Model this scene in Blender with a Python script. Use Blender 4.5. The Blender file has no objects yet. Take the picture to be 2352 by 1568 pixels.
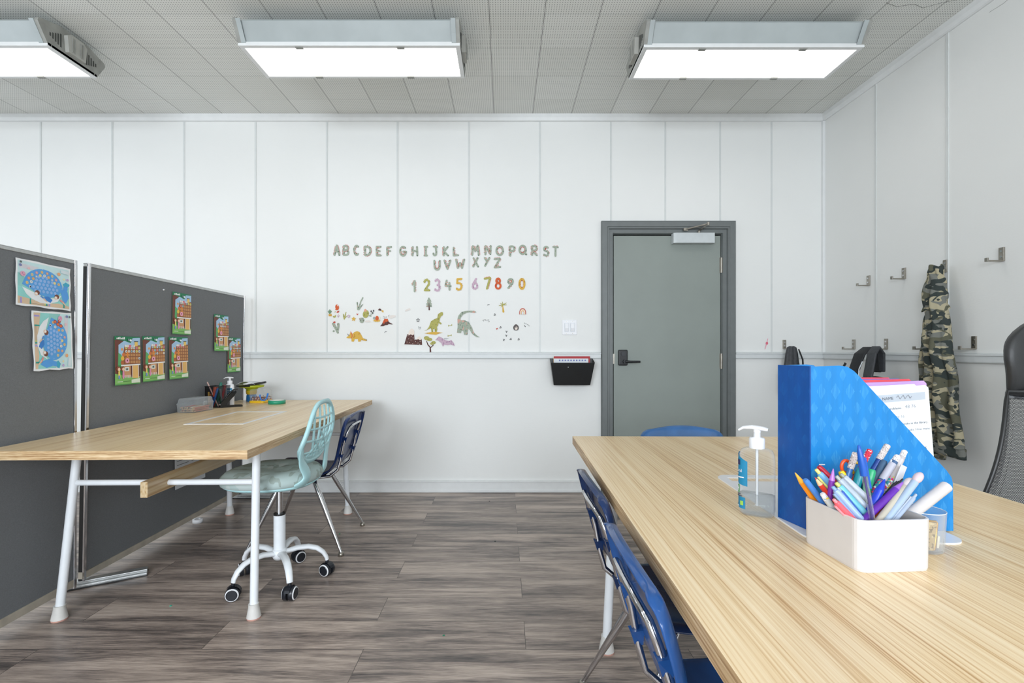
import bpy, math, random
from mathutils import Vector, Matrix
R = math.radians
PI = math.pi
random.seed(7)
SC = bpy.context.scene
COL = SC.collection

# ------------------------------------------------------------------ camera
cam_d = bpy.data.cameras.new('camera'); cam = bpy.data.objects.new('camera', cam_d); COL.objects.link(cam)
cam.location = (0, 0, 1.125); cam.rotation_euler = (R(90), 0, 0)
cam_d.sensor_width = 36; cam_d.lens = 36 * 1117 / 2352
cam_d.shift_x = 17 / 2352; cam_d.shift_y = 19 / 2352
cam_d.clip_start = 0.02
SC.camera = cam
# ------------------------------------------------------------------ world, exposure
SC.view_settings.view_transform = 'Standard'; SC.view_settings.look = 'None'
SC.view_settings.gamma = 1; SC.view_settings.use_curve_mapping = False
SC.view_settings.exposure = -0.86
w = bpy.data.worlds.new('world'); SC.world = w; w.use_nodes = True
w.node_tree.nodes['Background'].inputs[0].default_value = (0.75, 0.87, 1, 1)
w.node_tree.nodes['Background'].inputs[1].default_value = 0.5
FIX_STRENGTH = 5.7
# added area lamps for bluish fill, just inside unseen rear and left windows
def area(name, loc, rot, sx, sy, power, col):
    l = bpy.data.lights.new(name, 'AREA'); l.shape = 'RECTANGLE'; l.size = sx; l.size_y = sy
    l.energy = power; l.color = col
    o = bpy.data.objects.new(name, l); COL.objects.link(o); o.location = loc; o.rotation_euler = rot
    return o
area('window_fill_light', (-1.8, -2.93, 1.75), (R(72), 0, 0), 1.9, 1.5, 350, (0.86, 0.93, 1))
area('window_fill_light', (1.0, -2.93, 1.75), (R(72), 0, 0), 1.9, 1.5, 200, (0.86, 0.93, 1))
area('window_fill_light', (-5.43, 1.3, 1.75), (R(75), 0, R(-90)), 2.6, 1.5, 95, (0.86, 0.93, 1))

# ------------------------------------------------------------------ materials
def lin(c):
    out = []
    for v in c[:3]:
        v = v / 255.0
        out.append(v / 12.92 if v <= 0.04045 else ((v + 0.055) / 1.055) ** 2.4)
    return (out[0], out[1], out[2], 1)
MATS = {}
class NT:
    def __init__(s, name, rough=0.5, metal=0.0):
        s.m = bpy.data.materials.new(name); s.m.use_nodes = True
        s.t = s.m.node_tree; s.b = s.t.nodes['Principled BSDF']
        s.b.inputs['Roughness'].default_value = rough; s.b.inputs['Metallic'].default_value = metal
        MATS[name] = s.m
    def n(s, typ, **kw):
        nd = s.t.nodes.new(typ)
        for k, v in kw.items():
            if k.startswith('i_'):
                key = k[2:]; key = int(key) if key.isdigit() else key
                nd.inputs[key].default_value = v
            else: setattr(nd, k, v)
        return nd
    def l(s, a, b): s.t.links.new(a, b)
    def math(s, op, a, b=None, c=None):
        nd = s.n('ShaderNodeMath', operation=op)
        for i, v in enumerate((a, b, c)):
            if v is None: continue
            if isinstance(v, (int, float)): nd.inputs[i].default_value = v
            else: s.l(v, nd.inputs[i])
        return nd.outputs[0]
    def coords(s, scale=(1, 1, 1), loc=(0, 0, 0), kind='Object'):
        tc = s.n('ShaderNodeTexCoord'); mp = s.n('ShaderNodeMapping')
        mp.inputs['Scale'].default_value = scale; mp.inputs['Location'].default_value = loc
        s.l(tc.outputs[kind], mp.inputs[0]); return mp.outputs[0]
    def noise(s, vec, scale=5, detail=4, rough=0.5, dist=0, dim='3D', w=None):
        nd = s.n('ShaderNodeTexNoise', noise_dimensions=dim)
        nd.inputs['Scale'].default_value = scale; nd.inputs['Detail'].default_value = detail
        nd.inputs['Roughness'].default_value = rough; nd.inputs['Distortion'].default_value = dist
        s.l(vec, nd.inputs['Vector'])
        if w is not None: s.l(w, nd.inputs['W'])
        return nd.outputs[0]
    def ramp(s, fac, stops, interp='LINEAR'):
        nd = s.n('ShaderNodeValToRGB'); cr = nd.color_ramp; cr.interpolation = interp
        while len(cr.elements) < len(stops): cr.elements.new(0.5)
        for e, (p, c) in zip(cr.elements, stops): e.position = p; e.color = lin(c) if len(c) == 3 else c
        s.l(fac, nd.inputs[0]); return nd.outputs[0]
    def mix(s, fac, a, b):
        nd = s.n('ShaderNodeMix', data_type='RGBA')
        if isinstance(fac, (int, float)): nd.inputs[0].default_value = fac
        else: s.l(fac, nd.inputs[0])
        for i, v in ((6, a), (7, b)):
            if isinstance(v, tuple): nd.inputs[i].default_value = lin(v)
            else: s.l(v, nd.inputs[i])
        return nd.outputs[2]
    def color(s, c):
        if isinstance(c, tuple): s.b.inputs['Base Color'].default_value = lin(c)
        else: s.l(c, s.b.inputs['Base Color'])
    def bump(s, h, strength=0.2, dist=0.01):
        nd = s.n('ShaderNodeBump'); nd.inputs['Strength'].default_value = strength
        nd.inputs['Distance'].default_value = dist; s.l(h, nd.inputs['Height']); s.l(nd.outputs[0], s.b.inputs['Normal'])

def plain(name, c, rough=0.5, metal=0.0, var=0.04, vs=20, bump=0.0, bs=200, **kw):
    """a colour with slight procedural variation"""
    if name in MATS: return MATS[name]
    t = NT(name, rough, metal)
    v = t.coords()
    if var:
        a = tuple(max(0, x * (1 - var)) for x in c); b = tuple(min(255, x * (1 + var)) for x in c)
        t.color(t.ramp(t.noise(v, vs, 3), [(0.3, a), (0.7, b)]))
    else: t.color(c)
    if bump: t.bump(t.noise(v, bs, 2), bump, 0.002)
    for k, x in kw.items(): t.b.inputs[k].default_value = x
    return t.m

def m_wall(name, c):
    t = NT(name, 0.62)
    v = t.coords((1, 1, 1)); n1 = t.noise(v, 1.3, 3)
    t.color(t.ramp(n1, [(0.3, tuple(x * 0.985 for x in c)), (0.7, c)]))
    w1 = t.noise(t.coords((14, 14, 160)), 2.5, 3)
    t.bump(w1, 0.12, 0.003)
    return t.m
WALL = m_wall('wall_vinyl_white', (233, 234, 232))
WALL_R = m_wall('side_wall_vinyl_white', (231, 232, 230))
TRIM = plain('trim_white', (226, 228, 228), 0.4, var=0.01)
BATT = plain('batten_paint', (212, 215, 214), 0.45, var=0.01)
RAIL = plain('chair_rail_paint', (214, 218, 219), 0.4, var=0.01)

def m_ceiling():
    t = NT('ceiling_tile_perforated', 0.85)
    tc = t.n('ShaderNodeTexCoord'); sp = t.n('ShaderNodeSeparateXYZ'); t.l(tc.outputs['Object'], sp.inputs[0])
    X = t.math('DIVIDE', t.math('ADD', sp.outputs[0], 1.913 + 30.48), 0.3048)
    Y = t.math('DIVIDE', t.math('ADD', sp.outputs[1], -3.603 + 30.48), 0.3048)
    fx = t.math('FRACT', X); fy = t.math('FRACT', Y)
    def edge(f): return t.math('MINIMUM', f, t.math('SUBTRACT', 1.0, f))
    seam = t.math('LESS_THAN', edge(fx), 0.005); seam2 = t.math('LESS_THAN', edge(fy), 0.004)
    hx = t.math('SUBTRACT', t.math('FRACT', t.math('MULTIPLY', X, 22)), 0.5)
    hy = t.math('SUBTRACT', t.math('FRACT', t.math('MULTIPLY', Y, 22)), 0.5)
    d = t.math('SQRT', t.math('ADD', t.math('MULTIPLY', hx, hx), t.math('MULTIPLY', hy, hy)))
    hole = t.math('LESS_THAN', d, 0.17)
    wn = t.n('ShaderNodeTexWhiteNoise', noise_dimensions='2D'); cb = t.n('ShaderNodeCombineXYZ')
    t.l(t.math('FLOOR', X), cb.inputs[0]); t.l(t.math('FLOOR', Y), cb.inputs[1]); t.l(cb.outputs[0], wn.inputs[0])
    base = t.ramp(wn.outputs[0], [(0, (222, 223, 218)), (1, (230, 231, 227))])
    c = t.mix(hole, base, (104, 108, 106)); c = t.mix(seam2, c, (170, 172, 168)); c = t.mix(seam, c, (92, 94, 92))
    t.color(c); t.bump(t.math('SUBTRACT', 1.0, t.math('MAXIMUM', hole, seam)), 0.3, 0.003)
    return t.m
def m_floor():
    t = NT('floor_grey_laminate', 0.3)
    v = t.coords((1, 1, 1), (-0.08 + 12.2, -2.018 + 7.6, 0))
    br = t.n('ShaderNodeTexBrick', offset=0.5, offset_frequency=2, squash=1)
    br.inputs['Scale'].default_value = 1; br.inputs['Brick Width'].default_value = 1.22
    br.inputs['Row Height'].default_value = 0.19; br.inputs['Mortar Size'].default_value = 0.0014
    br.inputs['Mortar Smooth'].default_value = 0.2
    br.inputs['Color1'].default_value = (0, 0, 0, 1); br.inputs['Color2'].default_value = (1, 1, 1, 1); br.inputs['Mortar'].default_value = (0.5, 0.5, 0.5, 1)
    t.l(v, br.inputs[0])
    wv = t.math('MULTIPLY', br.outputs[0], 37.0)
    g1 = t.noise(t.coords((0.55, 8, 1)), 2.6, 10, 0.66, 0.9, '4D', wv)
    g2 = t.noise(t.coords((4.5, 110, 1)), 3.0, 5, 0.65, 0.3, '4D', wv)
    g3 = t.noise(t.coords((0.9, 5.5, 1), (7, 3, 0)), 1.6, 3, 0.5, 0.4, '4D', wv)
    f = t.math('ADD', t.math('MULTIPLY', g1, 0.55), t.math('MULTIPLY', g2, 0.38))
    f = t.math('ADD', f, t.math('MULTIPLY', g3, 0.42)); f = t.math('SUBTRACT', f, 0.175)
    c = t.ramp(f, [(0.34, (58, 54, 54)), (0.43, (108, 98, 93)), (0.50, (150, 136, 127)), (0.58, (186, 170, 158)), (0.70, (216, 202, 191))])
    c = t.mix(t.math('MULTIPLY', br.outputs[0], 0.16), c, (98, 96, 94))
    c = t.mix(t.math('MULTIPLY', br.outputs['Fac'], 0.75), c, (52, 48, 46))
    t.color(c)
    t.l(t.math('ADD', 0.24, t.math('MULTIPLY', g1, 0.22)), t.b.inputs['Roughness'])
    t.bump(t.math('SUBTRACT', g2, t.math('MULTIPLY', br.outputs['Fac'], 1.5)), 0.10, 0.002)
    return t.m
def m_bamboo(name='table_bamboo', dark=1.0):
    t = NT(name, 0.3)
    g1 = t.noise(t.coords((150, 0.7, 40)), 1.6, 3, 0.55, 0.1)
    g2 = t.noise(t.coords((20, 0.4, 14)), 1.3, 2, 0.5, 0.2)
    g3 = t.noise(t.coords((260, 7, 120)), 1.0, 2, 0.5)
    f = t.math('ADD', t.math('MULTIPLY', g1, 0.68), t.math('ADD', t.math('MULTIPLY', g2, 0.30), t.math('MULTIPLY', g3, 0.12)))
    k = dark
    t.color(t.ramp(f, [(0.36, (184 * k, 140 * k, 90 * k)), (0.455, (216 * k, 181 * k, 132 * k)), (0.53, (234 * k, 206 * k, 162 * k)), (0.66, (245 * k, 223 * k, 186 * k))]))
    t.bump(g1, 0.05, 0.001)
    return t.m
def m_ply():
    t = NT('bamboo_edge', 0.45)
    g1 = t.noise(t.coords((4, 4, 190)), 1.3, 3, 0.5, 0.1)
    g2 = t.noise(t.coords((30, 8, 300)), 1.0, 2, 0.5, 0.1)
    f = t.math('ADD', t.math('MULTIPLY', g1, 0.7), t.math('MULTIPLY', g2, 0.35))
    t.color(t.ramp(f, [(0.38, (160, 124, 84)), (0.52, (196, 164, 122)), (0.66, (222, 198, 160))]))
    return t.m
def m_camo():
    t = NT('camouflage_cotton', 0.9)
    tc = t.n('ShaderNodeTexCoord')
    def lay(loc, sc):
        mp = t.n('ShaderNodeMapping'); mp.inputs['Location'].default_value = loc; mp.inputs['Scale'].default_value = (sc * 1.0, sc * 0.8, sc * 1.5)
        t.l(tc.outputs['Object'], mp.inputs[0]); return t.noise(mp.outputs[0], 14, 1.5, 0.4, 0.9)
    c = t.mix(t.math('GREATER_THAN', lay((3, 1, 2), 1), 0.52), (166, 158, 132), (112, 114, 108))
    c = t.mix(t.math('GREATER_THAN', lay((9, 4, 7), 1), 0.56), c, (88, 88, 72))
    c = t.mix(t.math('GREATER_THAN', lay((1, 8, 5), 1.1), 0.56), c, (48, 56, 54))
    t.color(c); t.bump(t.noise(t.coords(), 700, 2), 0.15, 0.001)
    return t.m
def m_file(name, c0, c1):
    t = NT(name, 0.42)
    tc = t.n('ShaderNodeTexCoord'); sp = t.n('ShaderNodeSeparateXYZ'); t.l(tc.outputs['Object'], sp.inputs[0])
    U = t.math('ADD', t.math('ADD', sp.outputs[0], sp.outputs[1]), 3.0); Z = t.math('ADD', sp.outputs[2], 3.0)
    def dia(ox, oz, p, q, hw, hh):
        a = t.math('ABSOLUTE', t.math('SUBTRACT', t.math('FRACT', t.math('DIVIDE', t.math('ADD', U, ox), p)), 0.5))
        b = t.math('ABSOLUTE', t.math('SUBTRACT', t.math('FRACT', t.math('DIVIDE', t.math('ADD', Z, oz), q)), 0.5))
        return t.math('ADD', t.math('MULTIPLY', a, p / hw), t.math('MULTIPLY', b, q / hh))
    d1 = dia(0.003, 0.012, 0.0295, 0.068, 0.0098, 0.0172); d2 = dia(0.0177, 0.046, 0.0295, 0.068, 0.0076, 0.0135)
    d = t.math('MINIMUM', d1, d2)
    st = t.noise(t.coords((420, 420, 22)), 1.0, 3, 0.6)
    mask = t.math('MULTIPLY', t.math('LESS_THAN', d, 1.0), t.math('MULTIPLY', t.math('SUBTRACT', st, 0.38), 2.4))
    st2 = t.noise(t.coords((60, 60, 4)), 1.0, 3, 0.6)
    base = t.ramp(st2, [(0.35, tuple(x * 0.94 for x in c0)), (0.65, c0)])
    t.color(t.mix(mask, base, c1))
    return t.m
def m_speck(name, c, d, e=None, sc=55, th=0.60):
    t = NT(name, 0.7)
    f = t.noise(t.coords(), sc, 2, 0.5, 0.3)
    col = t.mix(t.math('GREATER_THAN', f, th), c, d)
    if e:
        f2 = t.noise(t.coords((1, 1, 1), (5, 5, 5)), sc * 0.5, 2, 0.5, 0.3)
        col = t.mix(t.math('GREATER_THAN', f2, 0.62), col, e)
    t.color(col); return t.m
def m_clear(name, c, alpha, rough=0.08):
    """thin clear plastic: mostly see-through with a glossy skin"""
    m = bpy.data.materials.new(name); m.use_nodes = True; nt = m.node_tree; nt.nodes.clear()
    out = nt.nodes.new('ShaderNodeOutputMaterial'); mx = nt.nodes.new('ShaderNodeMixShader'); tr = nt.nodes.new('ShaderNodeBsdfTransparent')
    pr = nt.nodes.new('ShaderNodeBsdfPrincipled'); lw = nt.nodes.new('ShaderNodeLayerWeight'); lw.inputs[0].default_value = 0.35
    tr.inputs[0].default_value = lin(tuple(min(255, x * 0.25 + 190) for x in c))
    pr.inputs['Base Color'].default_value = lin(c); pr.inputs['Roughness'].default_value = rough
    mr = nt.nodes.new('ShaderNodeMapRange'); mr.inputs['To Min'].default_value = alpha; mr.inputs['To Max'].default_value = min(1, alpha + 0.5)
    nt.links.new(lw.outputs['Facing'], mr.inputs['Value']); nt.links.new(mr.outputs[0], mx.inputs[0])
    nt.links.new(tr.outputs[0], mx.inputs[1]); nt.links.new(pr.outputs[0], mx.inputs[2]); nt.links.new(mx.outputs[0], out.inputs[0])
    MATS[name] = m; return m
def m_mesh():
    """woven office-chair mesh with real openings between the threads"""
    m = bpy.data.materials.new('black_chair_mesh'); m.use_nodes = True
    t = NT('black_chair_mesh_threads', 0.6); t.color((30, 31, 36))
    tc = t.n('ShaderNodeTexCoord'); sp = t.n('ShaderNodeSeparateXYZ'); t.l(tc.outputs['Object'], sp.inputs[0])
    p = 0.0052
    def cell(ox, oz):
        a = t.math('SUBTRACT', t.math('FRACT', t.math('ADD', t.math('DIVIDE', sp.outputs[0], p), ox + 50)), 0.5)
        b = t.math('SUBTRACT', t.math('FRACT', t.math('ADD', t.math('DIVIDE', sp.outputs[2], p * 1.5), oz + 50)), 0.5)
        b = t.math('MULTIPLY', b, 1.5)
        return t.math('SQRT', t.math('ADD', t.math('MULTIPLY', a, a), t.math('MULTIPLY', b, b)))
    d = t.math('MINIMUM', cell(0, 0), cell(0.5, 0.5))
    t.l(t.math('GREATER_THAN', d, 0.35), t.b.inputs['Alpha'])
    return t.m
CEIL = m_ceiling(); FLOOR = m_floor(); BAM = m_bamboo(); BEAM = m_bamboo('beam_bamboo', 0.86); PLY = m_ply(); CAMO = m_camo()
FILE_L = m_file('blue_printed_cardboard', (0, 124, 196), (64, 150, 204)); FILE_D = m_file('dark_blue_printed_cardboard', (0, 76, 154), (12, 90, 166))
CHROME = plain('chrome', (205, 205, 208), 0.12, 1.0, var=0.02)
STEEL = plain('brushed_steel', (168, 168, 164), 0.32, 1.0, var=0.05)
NICKEL = plain('satin_nickel', (160, 155, 146), 0.35, 0.9, var=0.04)
ALU = plain('aluminium_rail', (186, 188, 188), 0.35, 0.7, var=0.05, vs=60)
WMET = plain('white_powder_coat', (232, 236, 240), 0.3, var=0.01)
WPLA = plain('white_plastic', (230, 231, 234), 0.35, var=0.01)
FIXT = plain('fixture_enamel', (170, 178, 179), 0.28, var=0.03, vs=6)
FIXE = plain('fixture_end_plastic', (150, 151, 146), 0.45, var=0.06)
FIXD = plain('fixture_slots', (70, 72, 70), 0.6)
GREYD = plain('door_paint_grey_green', (136, 144, 139), 0.42, var=0.02, vs=3, bump=0.05)
GREYF = plain('door_frame_grey', (108, 113, 113), 0.4, var=0.02)
BLACKP = plain('black_plastic', (26, 27, 28), 0.35, var=0.05)
BLACKM = plain('black_metal', (22, 23, 27), 0.4, var=0.05)
RUBBER = plain('black_rubber', (30, 33, 40), 0.3, var=0.04)
FABRIC = plain('partition_fabric_grey', (116, 119, 122), 0.95, var=0.05, vs=350, bump=0.3, bs=900)
NAVY = plain('navy_plastic', (22, 46, 96), 0.27, var=0.04)
SLATE = plain('slate_blue_plastic', (50, 96, 148), 0.25, var=0.05)
NAVY3 = plain('dark_blue_plastic', (34, 78, 138), 0.2, var=0.05)
NAVY2 = plain('deep_navy_plastic', (22, 46, 88), 0.22, var=0.06)
MINT = plain('mint_plastic', (176, 218, 222), 0.35, var=0.02)
CUSH = m_speck('stained_mint_cushion', (172, 190, 188), (150, 164, 158), (186, 198, 196), 16, 0.56)
GROUT = plain('beige_base_strip', (178, 170, 156), 0.6, var=0.06)
RUBF = plain('clear_rubber_foot', (214, 212, 208), 0.3, var=0.03)
PINKF = plain('felt_pad_pink', (196, 150, 136), 0.9)
LEATH = plain('black_leather', (44, 45, 46), 0.45, var=0.05, bump=0.15, bs=250)
MESHM = m_mesh()
BAGM = plain('grey_nylon', (58, 60, 64), 0.6, var=0.1, vs=60, bump=0.3, bs=300)
BAGK = plain('black_nylon', (34, 35, 38), 0.65, var=0.1, vs=60, bump=0.3, bs=500)
CLEAR = m_clear('clear_plastic', (232, 233, 232), 0.03)
FROST = m_clear('frosted_plastic', (214, 220, 224), 0.13, 0.2)
GEL = m_clear('clear_gel', (205, 212, 216), 0.10, 0.03)
GOLD = plain('gold_metal', (214, 164, 70), 0.25, 1.0)
PATT = m_speck('gold_patterned_acrylic', (190, 164, 116), (128, 106, 70), (216, 194, 148), 160, 0.55)
PAPERB = plain('bright_paper', (243, 246, 249), 0.8, var=0.01)
PAPER = plain('white_paper', (222, 227, 232), 0.8, var=0.01)
def em_mat():
    m = bpy.data.materials.new('lit_diffuser'); m.use_nodes = True; nt = m.node_tree; nt.nodes.clear()
    o = nt.nodes.new('ShaderNodeOutputMaterial'); e = nt.nodes.new('ShaderNodeEmission')
    e.inputs[0].default_value = (1, 0.975, 0.955, 1); e.inputs[1].default_value = FIX_STRENGTH
    nt.links.new(e.outputs[0], o.inputs[0]); return m
LIT = em_mat()
def C(*rgb, rough=0.5):
    n = 'paint_%d_%d_%d' % rgb
    if rough != 0.5: n += '_%d' % int(rough * 100)
    return plain(n, rgb, rough, var=0.02)

# ------------------------------------------------------------------ mesh builder
def rot_to(d):
    return Vector((0, 0, 1)).rotation_difference(Vector(d).normalized()).to_matrix()
class MB:
    def __init__(s): s.v = []; s.f = []; s.mi = []; s.mats = []; s.sm = []
    def _m(s, m):
        if m not in s.mats: s.mats.append(m)
        return s.mats.index(m)
    def add(s, verts, faces, m, smooth=False, M=None):
        b = len(s.v); k = s._m(m)
        for p in verts:
            p = Vector(p); s.v.append(tuple(M @ p) if M is not None else tuple(p))
        for f in faces: s.f.append(tuple(b + i for i in f)); s.mi.append(k); s.sm.append(smooth)
        return s
    def box(s, lo, hi, m, M=None):
        x0, y0, z0 = lo; x1, y1, z1 = hi
        return s.add([(x0, y0, z0), (x1, y0, z0), (x1, y1, z0), (x0, y1, z0), (x0, y0, z1), (x1, y0, z1), (x1, y1, z1), (x0, y1, z1)],
                     [(0, 3, 2, 1), (4, 5, 6, 7), (0, 1, 5, 4), (1, 2, 6, 5), (2, 3, 7, 6), (3, 0, 4, 7)], m, False, M)
    def prism(s, pts, lo, hi, m, axis='z', m_side=None, M=None, smooth=False):
        n = len(pts)
        def P(a, b, c): return {'z': (a, b, c), 'x': (c, a, b), 'y': (a, c, b)}[axis]
        v = [P(a, b, lo) for a, b in pts] + [P(a, b, hi) for a, b in pts]
        s.add(v, [tuple(range(n))[::-1], tuple(range(n, 2 * n))], m, False, M)
        s.add(v, [(i, (i + 1) % n, n + (i + 1) % n, n + i) for i in range(n)], m_side or m, smooth, M)
        return s
    def tube(s, pts, r, m, seg=12, closed=False, caps=True, flat=None, M=None, up=(0, 0, 1)):
        """round (or flattened: flat=(a,b) factors) tube along points; r number or list"""
        pts = [Vector(p) for p in pts]; n = len(pts); rs = r if isinstance(r, (list, tuple)) else [r] * n
        vs = []; prev = None
        for i, p in enumerate(pts):
            if closed: d = pts[(i + 1) % n] - pts[i - 1]
            else: d = (pts[min(i + 1, n - 1)] - pts[max(i - 1, 0)])
            if d.length < 1e-9: d = Vector((0, 0, 1))
            d.normalize()
            if prev is None:
                u = Vector(up); u = u - d * u.dot(d)
                if u.length < 1e-4: u = Vector((1, 0, 0)) - d * d.x
            else: u = prev - d * prev.dot(d)
            u.normalize(); prev = u; w2 = d.cross(u)
            fa, fb = flat or (1, 1)
            for k in range(seg):
                a = 2 * PI * k / seg
                vs.append(p + u * (math.cos(a) * rs[i] * fa) + w2 * (math.sin(a) * rs[i] * fb))
        fs = []
        for i in range(n if closed else n - 1):
            j = (i + 1) % n
            for k in range(seg):
                k2 = (k + 1) % seg
                fs.append((i * seg + k, i * seg + k2, j * seg + k2, j * seg + k))
        s.add(vs, fs, m, True, M)
        if caps and not closed:
            s.add(vs[:seg], [tuple(range(seg))[::-1]], m, False, M); s.add(vs[-seg:], [tuple(range(seg))], m, False, M)
        return s
    def cyl(s, a, b, r, m, seg=16, r2=None, M=None):
        return s.tube([a, b], [r, r if r2 is None else r2], m, seg, M=M)
    def lathe(s, prof, m, seg=24, M=None, sx=1, sy=1, smooth=True):
        """prof = [(radius, z)...]"""
        vs = []; fs = []; n = len(prof)
        for r, z in prof:
            for k in range(seg):
                a = 2 * PI * k / seg; vs.append((math.cos(a) * r * sx, math.sin(a) * r * sy, z))
        for i in range(n - 1):
            for k in range(seg):
                k2 = (k + 1) % seg; fs.append((i * seg + k, i * seg + k2, (i + 1) * seg + k2, (i + 1) * seg + k))
        return s.add(vs, fs, m, smooth, M)
    def rlathe(s, prof, hx, hy, m, n=5, seg=8, M=None):
        """rounded-rectangle (superellipse) cross section; prof=[(scale,z)]"""
        vs = []; fs = []; K = seg * 4
        for sc, z in prof:
            for k in range(K):
                a = 2 * PI * k / K; c, q = math.cos(a), math.sin(a)
                vs.append((hx * sc * math.copysign(abs(c) ** (2 / n), c), hy * sc * math.copysign(abs(q) ** (2 / n), q), z))
        for i in range(len(prof) - 1):
            for k in range(K):
                k2 = (k + 1) % K; fs.append((i * K + k, i * K + k2, (i + 1) * K + k2, (i + 1) * K + k))
        return s.add(vs, fs, m, True, M)
    def grid(s, fn, nu, nv, m, th=0.0, M=None, smooth=True, close_u=False):
        """surface fn(u,v) for u,v in 0..1, thickened along its normals by th"""
        P = [[Vector(fn(i / nu, j / nv)) for i in range(nu + 1)] for j in range(nv + 1)]
        vs = [p for row in P for p in row]; W = nu + 1
        fs = [(j * W + i, j * W + i + 1, (j + 1) * W + i + 1, (j + 1) * W + i) for j in range(nv) for i in range(nu)]
        if not th: return s.add(vs, fs, m, smooth, M)
        N = []
        for j in range(nv + 1):
            for i in range(nu + 1):
                a = P[j][min(i + 1, nu)] - P[j][max(i - 1, 0)]; b = P[min(j + 1, nv)][i] - P[max(j - 1, 0)][i]
                c = a.cross(b); N.append(c.normalized() if c.length > 1e-12 else Vector((0, 0, 1)))
        k = len(vs); v2 = [p - n * th for p, n in zip(vs, N)]
        f2 = [tuple(k + i for i in f[::-1]) for f in fs]
        bd = [i for i in range(W)] + [j * W + nu for j in range(1, nv + 1)] + [nv * W + i for i in range(nu - 1, -1, -1)] + [j * W for j in range(nv - 1, 0, -1)]
        f3 = [(bd[(q + 1) % len(bd)], bd[q], k + bd[q], k + bd[(q + 1) % len(bd)]) for q in range(len(bd))]
        return s.add(vs + v2, fs + f2 + f3, m, smooth, M)
    def ball(s, c, r, m, seg=14, sc=(1, 1, 1), M=None):
        n = seg // 2; T = Matrix.Translation(Vector(c)); T = M @ T if M is not None else T
        vs = []; fs = []
        for i in range(n + 1):
            th = PI * i / n
            for k in range(seg):
                a = 2 * PI * k / seg
                vs.append((r * sc[0] * math.sin(th) * math.cos(a), r * sc[1] * math.sin(th) * math.sin(a), r * sc[2] * math.cos(th)))
        for i in range(n):
            for k in range(seg):
                k2 = (k + 1) % seg; fs.append((i * seg + k, (i + 1) * seg + k, (i + 1) * seg + k2, i * seg + k2))
        return s.add(vs, fs, m, True, T)
    def build(s, name, parent=None, loc=None, center=False, bevel=0, sub=0, rotz=0):
        vs = s.v
        if center:
            xs, ys, zs = zip(*vs); loc = ((min(xs) + max(xs)) / 2, (min(ys) + max(ys)) / 2, min(zs))
        off = Vector(loc) if center else Vector((0, 0, 0))
        me = bpy.data.meshes.new(name); me.from_pydata([tuple(Vector(p) - off) for p in vs], [], s.f)
        for m in s.mats: me.materials.append(m)
        me.polygons.foreach_set('material_index', s.mi); me.polygons.foreach_set('use_smooth', s.sm); me.update()
        o = bpy.data.objects.new(name, me); COL.objects.link(o)
        if parent: o.parent = parent
        if loc is not None: o.location = loc
        if rotz: o.rotation_euler.z = rotz
        if bevel:
            b = o.modifiers.new('bevel', 'BEVEL'); b.width = bevel; b.segments = 2; b.limit_method = 'ANGLE'; b.angle_limit = R(40)
        if sub:
            b = o.modifiers.new('subsurf', 'SUBSURF'); b.levels = sub; b.render_levels = sub
        return o

def tag(o, label, cat=None, group=None, kind=None):
    if label: o['label'] = label
    if cat: o['category'] = cat
    if group: o['group'] = group
    if kind: o['kind'] = kind
    return o
def thing(name, label, cat, loc=(0, 0, 0), rotz=0, group=None, kind=None):
    o = bpy.data.objects.new(name, None); COL.objects.link(o); o.empty_display_size = 0.05
    o.location = loc; o.rotation_euler = (0, 0, rotz)
    return tag(o, label, cat, group, kind)
KIDS = lambda o: [c for c in bpy.data.objects if c.parent is o]
def copy_tree(o, parent=None):
    c = o.copy(); COL.objects.link(c); c.parent = parent
    for ch in KIDS(o):
        if ch.name in COL.objects and ch is not c: copy_tree(ch, c)
    return c
def structure(mb, name, label, **k):
    return tag(mb.build(name, **k), label, None, None, 'structure')
F = 1117.0
def at(px, py, Y): return Vector(((px - 1159) / F * Y, Y, 1.125 - (py - 803) / F * Y))
def on_z(px, py, z):
    Y = F * (1.125 - z) / (py - 803); return Vector(((px - 1159) / F * Y, Y, z))
FDG = None
def text_verts(st, size, extrude=0.0):
    cu = bpy.data.curves.new('t', 'FONT'); cu.body = st; cu.size = size; cu.resolution_u = 2
    ob = bpy.data.objects.new('t', cu); COL.objects.link(ob)
    dg = bpy.context.evaluated_depsgraph_get(); dg.update()
    me = bpy.data.meshes.new_from_object(ob.evaluated_get(dg))
    vs = [tuple(v.co) for v in me.vertices]; fs = [tuple(p.vertices) for p in me.polygons]
    bpy.data.objects.remove(ob); bpy.data.curves.remove(cu); bpy.data.meshes.remove(me)
    return vs, fs

# ================================================================== ROOM
WY = 3.844; RX = 2.522; CZ = 2.98; LX = -5.5; BY = -3.0
structure(MB().box((LX - .1, BY - .1, -.1), (RX + .1, WY + .1, 0), FLOOR), 'floor', 'grey-brown wood-look laminate plank floor')
structure(MB().box((LX - .1, BY - .1, CZ), (RX + .1, WY + .1, CZ + .1), CEIL), 'ceiling', 'ceiling of square perforated acoustic tiles')
structure(MB().box((RX, BY, 0), (RX + .1, WY, CZ), WALL_R), 'wall_right', 'white vinyl-covered right wall with coat hooks')
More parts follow.
